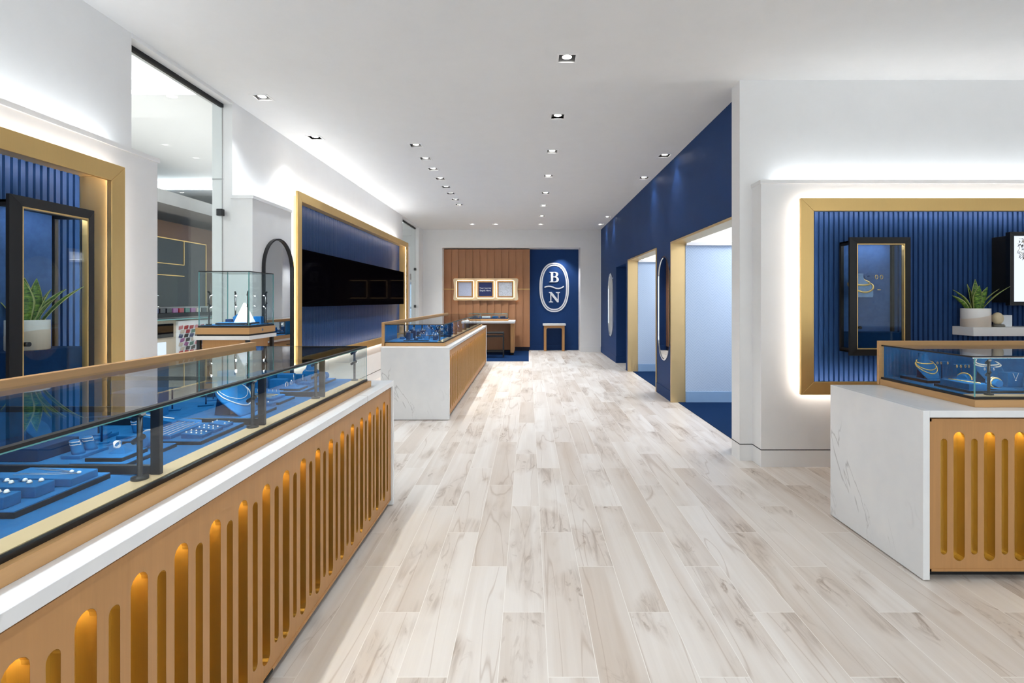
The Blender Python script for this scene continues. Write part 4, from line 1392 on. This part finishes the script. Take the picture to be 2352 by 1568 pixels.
shelf = tag(MB().box(3.378, 4.9, 3.966, 4.166, 1.03, 1.097).build('wall_shelf', 'white', org=(4.1, 4.066, 1.03), bevel=0.003), 'thick white floating shelf on the navy slats at the right', 'shelf')
plant('snake plant in a round two tone white pot on the white shelf at the right', (3.478, 4.066, 1.097), 0.094, 0.143,
      [(-.45, -.1, 2.6, .20, .028, .30, .55, .2), (-.55, .1, 2.9, .16, .024, .45, .5, .5), (-.2, -.4, 4.3, .20, .032, .10, .25, .1), (.05, .05, 1.0, .245, .026, .02, .1),
       (.15, -.35, 4.9, .19, .028, .10, .3, -.4), (.3, .1, 5.7, .21, .021, .42, .40), (.4, -.1, 5.5, .25, .018, .52, .38, .3), (.2, .3, 1.0, .20, .026, .12, .3), (-.1, .2, 2.0, .21, .024, .08, .15)])
k = MB()
k.lathe([(1e-4, 0), (0.038, 0.0), (0.040, 0.010), (0.034, 0.020), (1e-4, 0.020)], n=24)
tag(k.build('trinket_dish', 'grey', loc=(3.625, 4.03, 1.097)), 'small dark stoneware dish under the cream egg vase on the shelf', 'dish')
k = MB()
k.lathe([(1e-4, 0), (0.020, 0.002), (0.034, 0.022), (0.038, 0.045), (0.034, 0.068), (0.022, 0.084), (0.010, 0.090), (0.008, 0.092), (1e-4, 0.088)], n=28)
tag(k.build('bud_vase', 'cream', loc=(3.617, 4.03, 1.117)), 'egg shaped cream bud vase between the pot and the white box', 'vase')
k = MB(); k.box(-0.045, 0.045, -0.035, 0.035, 0, 0.09)
tag(k.build('gift_box', 'white2', loc=(3.71, 4.09, 1.097), bevel=0.002), 'small plain white box on the shelf right of the egg vase', 'box')
t = thing('framed_light_picture', 'black framed backlit jewellery picture cut by the right edge', 'framed picture', (4.2, 4.16, 1.26))
RP = RIGHT(4.174)
k = MB(); slab_on(k, RP, 3.69, 4.75, 0.01, 0.17, 1.285, 1.80); k.build('box', 'blackm', t, org=t.location, bevel=0.003)
k = MB(); ring_on(k, RP, 3.66, 4.78, 1.262, 1.822, 0.03, 0.165, 0.205); k.build('frame', 'black', t, org=t.location, bevel=0.002)
k = MB(); slab_on(k, RP, 3.688, 4.752, 0.17, 0.185, 1.29, 1.794); pn = k.build('backlit_print', 'backlit', t, org=t.location)
k = MB()
rr = random.Random(5)
for i in range(420):
    a = rr.uniform(0, 2 * PI); q = math.sqrt(rr.uniform(0.3, 1))
    cx, cz = 3.93 + 0.20 * q * math.cos(a), 1.70 + 0.17 * q * math.sin(a)
    if cz > 1.785 or cx < 3.70: continue
    s = rr.uniform(0.007, 0.016); a2 = rr.uniform(0, PI)
    dx, dz = s * math.cos(a2), s * math.sin(a2); w = 0.0016
    nx, nz = -w * math.sin(a2), w * math.cos(a2)
    if cz + s > 1.792: continue
    k.hexa([(cx - dx - nx, 3.9882, cz - dz - nz), (cx + dx - nx, 3.9882, cz + dz - nz), (cx + dx + nx, 3.9882, cz + dz + nz), (cx - dx + nx, 3.9882, cz - dz + nz),
            (cx - dx - nx, 3.9872, cz - dz - nz), (cx + dx - nx, 3.9872, cz + dz - nz), (cx + dx + nx, 3.9872, cz + dz + nz), (cx - dx + nx, 3.9872, cz - dz + nz)], rr.choice((0, 0, 1)))
k.build('printed_bracelet', ['grey', 'cream'], pn, org=t.location)
plant('snake plant in a two tone white pot inside the left wall vitrine', (-2.478, 2.585, 1.0565), 0.085, 0.148,
      [(.1, -.35, 5.4, .215, .044, .03, .10), (.25, .25, 5.9, .225, .034, .0, .05), (-.25, .1, 2.4, .23, .034, .05, .12), (-.45, -.2, 3.6, .15, .026, .35, .35),
       (.45, .35, .75, .25, .019, .50, .40, .5), (.35, .1, .9, .21, .026, .32, .50, .4), (.1, .45, 1.0, .18, .028, .15, .3), (-.5, .1, 3.2, .12, .022, .5, .4), (.5, -.05, .5, .14, .024, .3, .4)])


# ------------------------------------------------------------------ mirrors
def pill_mirror(label, pl, ac, zc, w, h, d0):
    c = pl(ac, 0, zc - h / 2)
    t = thing('wall_mirror', label, 'mirror', c)
    o = stadium(ac, zc - h / 2, zc + h / 2, w / 2, 20); i = stadium(ac, zc - h / 2 + .018, zc + h / 2 - .018, w / 2 - .018, 20)
    v, f = plate(o, [i], 0.02)
    MB().add([pl(a, d0 + 0.01 + q, z) for a, z, q in v], f).build('frame', 'chrome', t, org=c)
    MB().prism(stadium(ac, zc - h / 2 + .01, zc + h / 2 - .01, w / 2 - .01, 20), lambda a, z, q: pl(a, q, z), d0 + 0.001, d0 + 0.012).build('mirror_glass', 'mirror', t, org=c)
    return t


NAVY = lambda a, d, z: (1.83 - d, a, z)
pill_mirror('tall pill shaped chrome framed mirror between the two light blue doorways', NAVY, 7.02, 1.197, 0.60, 1.40, 0.0)
pill_mirror('tall pill shaped mirror on the navy wall near the far corner', NAVY, 11.58, 1.205, 0.66, 1.39, 0.0)
# arched mirror on the left pier
PL = LEFT(-2.467)
arch = lambda r, z0, z1: [(5.13 - r, z0), (5.13 + r, z0)] + [(5.13 + r * math.cos(PI * k / 24), z1 - r + r * math.sin(PI * k / 24)) for k in range(25)]
t = thing('arched_mirror', 'black framed arched mirror on the white pier left of the brass framed screen', 'mirror', (-2.467, 5.13, 0.14))
v, f = plate(arch(0.30, 0.14, 1.905), [arch(0.286, 0.154, 1.891)], 0.03)
MB().add([PL(a, 0.015 + q, z) for a, z, q in v], f).build('frame', 'black', t, org=t.location)
MB().prism(arch(0.288, 0.152, 1.893), lambda a, z, q: PL(a, q, z), 0.002, 0.012).build('mirror_glass', 'mirror', t, org=t.location)

# ------------------------------------------------------------------ far wall: slats, light box sign, emblem
t = thing('slatted_wall_panel', 'warm oak shingled board panel on the far wall behind the lit pictures', 'wall panel', (-1.07, 13.5, 0.107))
k = MB()
for i in range(12):
    a = -2.178 + i * 2.211 / 12; c = a + 2.211 / 12
    for z0, z1 in ((0.107, 1.585), (1.605, 2.62)):
        k.hexa([(a, 13.47, z0), (c, 13.435, z0), (c, 13.52, z0), (a, 13.52, z0), (a, 13.47, z1), (c, 13.435, z1), (c, 13.52, z1), (a, 13.52, z1)])
k.build('boards', 'oakw', t, org=t.location)
MB().box(-2.178, 0.033, 13.455, 13.52, 1.586, 1.604).build('brass_strip', 'gold', t, org=t.location)
MB().box(-2.178, 0.02, 13.50, 13.70, 0.0, 0.107).build('toe_kick', 'deepnavy', t, org=t.location)
MB().box(-2.178, 0.03, 13.52, 13.70, 0.107, 2.62).build('backing', 'oakw', t, org=t.location)
t = thing('picture_light_panel', 'glowing cream panel behind the three small framed pictures', 'lit panel', (-1.096, 13.43, 1.304))
v, f = plate([(-1.90, 1.304), (-0.292, 1.304), (-0.262, 1.334), (-0.285, 1.587), (-0.262, 1.84), (-0.292, 1.87), (-1.90, 1.87), (-1.93, 1.84), (-1.907, 1.587), (-1.93, 1.334)], [], 0.02)
MB().add([(a, 13.40 + q, z) for a, z, q in v], f).build('panel', 'cream', t, org=t.location)
k = MB(); k.box(-1.80, -0.40, 13.412, 13.434, 1.34, 1.82); k.build('standoff', 'cream', t, org=t.location)
k = MB()
for a in (-1.885, -0.325):
    for z in (1.32, 1.83):
        k.box(a, a + 0.02, 13.414, 13.424, z, z + 0.02)
k.build('corner_lamps', 'ledw', t, org=t.location)
FR = ((-1.831, -1.414), (-1.314, -0.891), (-0.804, -0.380))
for i, (a, c) in enumerate(FR):
    l = ('left small oak framed picture of pale scattered stones on the lit panel', 'middle small navy framed sign reading Your Journey Begins Here', 'right small oak framed picture of scattered rings on the lit panel')[i]
    k = MB()
    k.box(a + .01, c - .01, 13.382, 13.389, 1.805, 1.815); k.box(a + .01, c - .01, 13.382, 13.389, 1.360, 1.370)
    k.box(a - .009, a - .003, 13.382, 13.389, 1.38, 1.80); k.box(c + .003, c + .009, 13.382, 13.389, 1.38, 1.80)
    k.build('light_strip', 'ledw', t, org=t.location)
    p = thing('framed_picture', l, 'framed picture', ((a + c) / 2, 13.37, 1.373))
    k = MB(); ring_on(k, RIGHT(13.389), a, c, 1.373, 1.8025, 0.04, 0.0, 0.05); k.build('frame', 'oak', p, org=p.location)
    MB().box(a + .035, c - .035, 13.36, 13.389, 1.408, 1.7675).build('print', ('pic1', 'print', 'pic2')[i], p, org=p.location)
    if i == 1:
        k = MB()
        for s_, dz in (('Your Journey', 0.035), ('Begins Here.', -0.028)):
            v, f = text_mesh(s_, 0.056)
            k.add([((a + c) / 2 + x, 13.358 - z, 1.583 + dz + y) for x, y, z in v], f)
        k.build('lettering', 'white2', p, org=p.location)

# emblem (measured on the photo, scaled to the wall)
def ez(zx, zy):
    px, py = 1225 + zx / 11.2, 590 + zy / 11.2
    return ((px - 1214) / 1200 * 13.7, 1.3 - (py - 690) / 1200 * 13.7)


t = thing('wall_emblem', 'white oval emblem with the letters B and N on the navy far wall', 'emblem', (0.68, 13.70, 0.98))
def sup(cx, cy, rx, ry, n=72, e=2.35):
    r = []
    for i in range(n):
        a = 2 * PI * i / n
        c_, s_ = math.cos(a), math.sin(a)
        r.append(ez(cx + rx * math.copysign(abs(c_) ** (2 / e), c_), cy + ry * math.copysign(abs(s_) ** (2 / e), s_)))
    return r
def flat(name, outer, hol):
    v, f = plate(outer, hol, 0.012)
    MB().add([(a, 13.703 + q, z) for a, z, q in v], f).build(name, 'white2', t, org=t.location)
flat('outer_oval', sup(537, 781, 380, 634), [sup(537, 781, 347, 601)])
flat('inner_oval', sup(537, 781, 336, 585), [sup(537, 781, 304, 553)])
arc = lambda cx, cy, rx, ry, a0, a1, n=10: [(cx + rx * math.cos(a0 + (a1 - a0) * i / n), cy + ry * math.sin(a0 + (a1 - a0) * i / n)) for i in range(n + 1)]
Bo = [(413, 383), (555, 383)] + arc(565, 445, 76, 62, -PI / 2, PI / 3) + [(600, 505)] + arc(585, 580, 72, 70, -PI / 3, PI / 2) + [(413, 650), (413, 637), (450, 620), (450, 412), (413, 396)]
B1 = [(510, 402), (540, 402)] + arc(545, 450, 36, 48, -PI / 2, PI / 2) + [(510, 498)]
B2 = [(510, 522), (545, 522)] + arc(550, 575, 44, 53, -PI / 2, PI / 2) + [(510, 628)]
flat('letter_b', [ez(*p) for p in Bo], [[ez(*p) for p in B1], [ez(*p) for p in B2]])
No = [(400, 903), (474, 903), (626, 1088), (626, 935), (580, 916), (580, 903), (686, 903), (686, 916), (652, 935), (652, 1165), (612, 1165), (464, 985), (464, 1135), (508, 1153), (508, 1167), (400, 1167), (400, 1153), (436, 1135), (436, 935), (400, 917)]
flat('letter_n', [ez(*p) for p in No], [])
cp = [(285, 780), (330, 762), (390, 752), (440, 755), (490, 768), (540, 790), (590, 806), (640, 811), (690, 803), (740, 783), (785, 753)]
up, dn = [], []
for i, p in enumerate(cp):
    a = cp[max(0, i - 1)]; c = cp[min(len(cp) - 1, i + 1)]
    d = Vector((c[0] - a[0], c[1] - a[1])).normalized(); n_ = Vector((-d.y, d.x)) * 15
    up.append(ez(p[0] + n_.x, p[1] + n_.y)); dn.append(ez(p[0] - n_.x, p[1] - n_.y))
flat('wave', up + dn[::-1], [])

# console table under the emblem
t = thing('console_table', 'small oak arched console table with white top under the white emblem', 'table', (0.662, 13.54, 0))
MB().box(0.371, 0.956, 13.40, 13.69, 0.655, 0.705).build('tabletop', 'white', t, org=t.location, bevel=0.002)
inner = [(0.46, -0.001), (0.46, 0.55)] + [(0.50 - .04 * math.cos(q), 0.55 + .04 * math.sin(q)) for q in (0.4, 0.8, 1.2)] + [(0.50, 0.59), (0.824, 0.59)] + [(0.824 + .04 * math.sin(q), 0.55 + .04 * math.cos(q)) for q in (0.4, 0.8, 1.2)] + [(0.864, 0.55), (0.864, -0.001)]
P_ = [(0.397, 0.0)] + [(0.397, 0.655), (0.927, 0.655), (0.927, 0.0), (0.864, 0.0)] + inner[::-1][1:-1] + [(0.46, 0.0)]
v, f = plate(P_, [], 0.24)
MB().add([(a, 13.55 + q, z) for a, z, q in v], f).build('arched_leg_frame', 'oak', t, org=t.location)

# consultation desk with its small showcase and the low metal stool
t = thing('consultation_desk', 'white topped oak desk standing on the blue carpet by the slatted wall', 'desk', (-1.0, 12.8, 0.006))
MB().box(-1.7, -0.328, 12.30, 13.28, 0.762, 0.81).build('desktop', 'white', t, org=t.location, bevel=0.003)
MB().box(-0.432, -0.345, 12.36, 13.22, 0.06, 0.762).build('side_panel', 'oak', t, org=t.location, bevel=0.012)
MB().box(-1.66, -0.435, 12.95, 13.0, 0.08, 0.762).build('modesty_panel', 'oakw', t, org=t.location)
MB().box(-1.66, -1.58, 12.36, 13.22, 0.06, 0.762).build('side_panel', 'oak', t, org=t.location, bevel=0.012)
for x in (-0.425, -1.65):
    MB().box(x, x + 0.07, 12.42, 13.16, 0.006, 0.06).build('plinth', 'blackm', t, org=t.location)
t = thing('desktop_showcase', 'small glass showcase standing on the white desk', 'showcase', (-0.95, 12.8, 0.81))
MB().box(-1.45, -0.49, 12.5, 13.1, 0.81, 0.862).build('base', 'oak', t, org=t.location, bevel=0.002)
k = MB(); k.box(-1.43, -0.51, 12.52, 12.526, 0.875, 0.985); k.box(-0.516, -0.51, 12.526, 13.08, 0.875, 0.985); k.box(-1.43, -0.51, 13.074, 13.08, 0.875, 0.985); k.box(-1.43, -0.51, 12.52, 13.08, 0.985, 0.991)
k.build('glass', 'glass', t, org=t.location)
k = MB(); ring_on(k, RIGHT(12.519), -1.432, -0.508, 0.862, 0.993, 0.008, 0.0, 0.003); k.build('glass_edge', 'glasse', t, org=t.location)
MB().box(-1.44, -0.50, 12.51, 13.09, 0.862, 0.875).build('deck', 'velvetd', t, org=t.location)
for i, (x, w, m, l) in enumerate(((-1.02, .10, 'white2', 'pale tray at the left inside the small desk showcase'), (-0.80, .07, 'velvet', 'blue tray in the middle of the small desk showcase'), (-0.62, .06, 'velvetd', 'dark tray at the right inside the small desk showcase'))):
    tag(MB().box(-w, w, -0.06, 0.06, 0, 0.045).build('jewellery_tray', m, loc=(x, 12.62, 0.875), bevel=0.004), l, 'tray')
t = thing('metal_stool', 'low black metal framed stool in front of the white desk', 'stool', (-0.80, 11.98, 0.006))
for x in (-0.575, -1.05):
    for y in (11.84, 12.12):
        MB().box(x - .011, x + .011, y - .011, y + .011, 0.006, 0.565).build('leg', 'black', t, org=t.location)
k = MB()
for y in (11.84, 12.12):
    k.box(-1.05, -0.575, y - .01, y + .01, 0.13, 0.155); k.box(-1.05, -0.575, y - .01, y + .01, 0.47, 0.495)
for x in (-0.575, -1.05):
    k.box(x - .01, x + .01, 11.84, 12.12, 0.13, 0.155); k.box(x - .01, x + .01, 11.84, 12.12, 0.47, 0.495)
k.build('rails', 'black', t, org=t.location)
MB().box(-1.06, -0.565, 11.83, 12.13, 0.545, 0.578).build('seat', 'blackm', t, org=t.location, bevel=0.006)

# ------------------------------------------------------------------ tower showcase by the opening
t = thing('tower_showcase', 'tall square glass tower showcase on an oak and white pedestal by the left opening', 'showcase', (-2.352, 4.215, 0))
x0, x1, y0, y1 = -2.567, -2.137, 4.0, 4.43
MB().box(x0, x1, y0, y1, 0.998, 1.028).build('slab', 'white', t, org=t.location, bevel=0.002)
MB().box(x0 + .012, x1 - .004, y0 + .004, y1 - .012, 1.041, 1.092).build('base', 'oakh', t, org=t.location, bevel=0.0015)
MB().box(x0 + .02, x1 - .012, y0 + .012, y1 - .02, 1.028, 1.041).build('shadow_gap', 'blackm', t, org=t.location)
gx0, gx1, gy0, gy1 = x0 + .034, x1 - .008, y0 + .010, y1 - .034
k = MB()
k.box(gx0, gx1, gy0, gy0 + .006, 1.106, 1.520); k.box(gx0, gx1, gy1 - .006, gy1, 1.106, 1.520)
k.box(gx0, gx0 + .006, gy0 + .006, gy1 - .006, 1.106, 1.520); k.box(gx1 - .006, gx1, gy0 + .006, gy1 - .006, 1.106, 1.520); k.box(gx0, gx1, gy0, gy1, 1.520, 1.526)
k.build('glass', 'glass', t, org=t.location)
k = MB()
for a in (gx0, gx1 - 0.005):
    for c in (gy0, gy1 - .005):
        k.box(a - .0004, a + .0054, c - .0004, c + .0054, 1.106, 1.52)
k.build('glass_edge', 'glasse', t, org=t.location)
k = MB(); ring_on(k, lambda a, d, z: (a, z, 1.5205 + d), gx0 - .0005, gx1 + .0005, gy0 - .0005, gy1 + .0005, 0.007, 0.0, 0.006)
k.build('top_edge', 'black', t, org=t.location)
MB().box(gx0 - .003, gx1 + .003, gy0 - .003, gy1 + .003, 1.092, 1.106).build('plinth', 'black', t, org=t.location)
MB().box(gx0 + .008, gx1 - .008, gy0 + .008, gy1 - .008, 1.106, 1.110).build('deck_pad', 'velvet', t, org=t.location)
for a in (x0 + .015, x1 - .04):
    for c in (y0 + .015, y1 - .04):
        MB().box(a, a + .025, c, c + .025, 0, 0.998).build('leg', 'black', t, org=t.location)
MB().box(x0 + .05, x1 - .05, y0 + .03, y1 - .05, 0.08, 0.995).build('cabinet', 'oak', t, org=t.location)
MB().cyl((x1 - .0045, y0 + .2, 1.067), (x1 - .0005, y0 + .2, 1.067), 0.010, n=16).build('lock', 'chrome', t, org=t.location)
pp = lamp_post(t, 0.26, (0.3, 0.3))
for i, (a, c, rz) in enumerate(((gx0 + .05, gy0 + .05, 0), (gx1 - .035, gy0 + .05, PI / 2), (gx1 - .04, gy1 - .05, PI), (gx0 + .10, gy1 - .06, -PI / 2))):
    q = pp if i == 0 else copy_tree(pp, t)
    q.location = (a - t.location.x, c - t.location.y, 1.110); q.rotation_euler.z = rz
zt = platform(gx0 + .08, gx1 - .06, gy0 + .08, gy1 - .08, 1.110, 0.016, 'black edged platform inside the tall tower showcase')
k = MB(); k.add([(-.07, -.012, 0), (.07, -.012, 0), (.07, .05, 0), (-.07, .05, 0), (-.006, .012, .155), (.006, .012, .155), (.006, .018, .155), (-.006, .018, .155)],
                [(0, 3, 2, 1), (4, 5, 6, 7), (0, 1, 5, 4), (1, 2, 6, 5), (2, 3, 7, 6), (3, 0, 4, 7)])
tag(k.build('display_pyramid', 'white2', loc=(-2.27, 4.16, zt)), 'white pyramid shaped card on the platform inside the tower showcase', 'display stand')
k = MB(); k.prism([(-.03, 0), (.03, 0), (.038, .04), (0, .068), (-.038, .04)], lambda a, b_, q: (a, q, b_), -.015, .015)
tag(k.build('faceted_block', 'velvet', loc=(-2.355, 4.24, zt), rot=0.3, bevel=0.001), 'faceted blue velvet block left of the white pyramid in the tower', 'display block')
block(-2.255, -2.19, 4.28, 4.32, 1.110, 0.06, 'blue velvet block behind the white pyramid in the tower')
block(-2.45, -2.40, 4.22, 4.27, 1.110, 0.04, 'dark little block at the left inside the tower showcase', None, 'velvet_block', 'velvetd')

# ------------------------------------------------------------------ the mall seen through the openings
b = MB(); b.box(-9.5, -2.84, -3.2, 24, 3.78, 3.9); struct('ceiling_mall', b, 'white')
for n, (a, c) in enumerate(((5.835, 6.57), (10.87, 11.5), (15.5, 16.2))):
    b = MB(); b.box(-9.5, -2.85, a, c, 3.6, 3.78); struct('trim_%d' % (12 + n), b, 'white')
b = MB(); b.box(-2.855, -2.845, -3.2, 13.2, CZ, 3.78); struct('wall_mall_header', b, 'mgrey')
b = MB(); b.box(-9.5, -6.45, -3.2, 24, 3.02, 3.26); struct('wall_mall_bulkhead', b, 'mgrey')
struct('wall_mall_side', MB().box(-9.5, -9.4, -3.2, 24, 0, 3.8), 'white')
for l, q in (('hidden strip light in the nearer mall ceiling cove', (-9.0, -3.0, 10.80, 10.85)), ('hidden strip light in the farther mall ceiling cove', (-9.0, -3.0, 15.42, 15.48)), ('hidden strip light in the nearest mall ceiling cove', (-9.0, -3.0, 5.74, 5.80))):
    c = thing('cove_light_strip', l, 'strip light', ((q[0] + q[1]) / 2, q[2], 3.60))
    MB().box(*q, 3.60, 3.61).build('light_strip', 'ledup', c, org=c.location)

t = thing('shop_front', 'dark walnut and slate shop front with thin brass lines across the mall', 'shop front', (-7.2, 10.5, 0))
MB().box(-7.4, -7.02, 7.5, 14.5, 1.18, 2.84).build('fascia', 'oakd', t, org=t.location)
MB().box(-7.02, -7.0, 7.8, 11.32, 1.18, 2.50).build('slate_panel', 'slate', t, org=t.location)
k = MB()
for q in ((7.8, 11.34, 2.495, 2.515), (11.32, 11.34, 1.18, 2.515), (10.60, 10.615, 2.02, 2.50), (9.3, 10.615, 2.01, 2.025), (9.3, 10.615, 1.785, 1.80)):
    k.box(-7.0, -6.99, *q)
k.build('brass_lines', 'gold', t, org=t.location)
MB().box(-7.4, -6.8, 7.5, 14.5, 0.98, 1.06).build('counter_band', 'blackm', t, org=t.location)
MB().box(-7.4, -6.75, 7.5, 14.5, 0.93, 0.95).build('glass_edge', 'glasse', t, org=t.location)
MB().box(-7.4, -6.85, 7.5, 14.5, 0.0, 0.93).build('lower_front', 'tan', t, org=t.location)
MB().box(-6.85, -6.83, 9.2, 10.05, 0.60, 0.86).build('dark_panel', 'screen', t, org=t.location)
MB().box(-6.85, -6.83, 9.2, 9.85, 0.10, 0.52).build('lit_showcase', 'backlit', t, org=t.location)
cols = {}
for i, rgb in enumerate(((168, 40, 50), (40, 60, 110), (200, 190, 180), (60, 60, 64), (150, 90, 150), (70, 120, 110), (190, 120, 130), (28, 28, 32))):
    cols[i] = plain('phone_case_plastic_' + 'abcdefgh'[i], rgb, 0.3)
k = MB(); k.box(-6.85, -6.80, 10.15, 11.95, 0.05, 0.90); k.build('phone_case_rack', 'white2', t, org=t.location)
rr = random.Random(11)
me = {}
for i in range(9):
    for j in range(11):
        q = rr.randrange(8)
        y, z = 10.22 + j * 0.165 + (i % 2) * 0.05 - 0.02, 0.11 + i * 0.082
        if q not in me:
            o = MB().box(0.0, 0.012, -0.055, 0.055, -0.03, 0.045).build('phone_case', cols[q], loc=(0, 0, 0), bevel=0.006); me[q] = o
        else:
            o = me[q].copy(); COL.objects.link(o)
        o.location = (-6.795, y, z); o.rotation_euler = (rr.uniform(-.2, .2), 0.25, 0)
        tag(o, 'small coloured phone case hung on the rack across the mall', 'phone case', 'phone cases on the rack')
for j in range(16):
    q = rr.randrange(8)
    o = MB().box(-0.05, 0.05, -0.07, 0.07, 0, 0.09).build('small_box', cols[q], loc=(-6.95, 8.6 + j * 0.18, 1.06), bevel=0.004)
    tag(o, 'small boxed accessory on the ledge below the slate panel', 'box', 'boxes on the mall ledge')

# far end of the mall, seen through the far opening
b = MB(); b.box(-9.5, -5.3, 20, 20.2, 0, 3.78); b.box(-3.3, -2.5, 20, 20.2, 0, 3.78); b.box(-5.3, -3.3, 20, 20.2, 2.0, 3.78)
struct('wall_mall_end', b, 'white')
b = MB(); b.box(-5.3, -3.3, 20.12, 20.16, 0.0, 2.0); struct('window_1', b, 'day')
b = MB()
for x in (-5.3, -4.62, -4.0, -3.36):
    b.box(x, x + 0.06, 20.0, 20.12, 0, 2.0)
b.box(-5.3, -3.3, 20.0, 20.12, 0.98, 1.06); b.box(-5.3, -3.3, 20.0, 20.12, 1.92, 2.0)
struct('window_frame_1', b, 'lblue')
t = thing('hanging_sign', 'grey mall sign with white letters seen through the far opening', 'sign', (-4.5, 19.9, 2.0))
MB().box(-5.3, -3.6, 19.9, 19.96, 2.10, 2.32).build('board', 'grey', t, org=t.location)
v, f = text_mesh('l Pare', 0.24)
MB().add([(-4.32 + x, 19.896 - z, 2.21 + y) for x, y, z in v], f).build('lettering', 'white2', t, org=t.location)
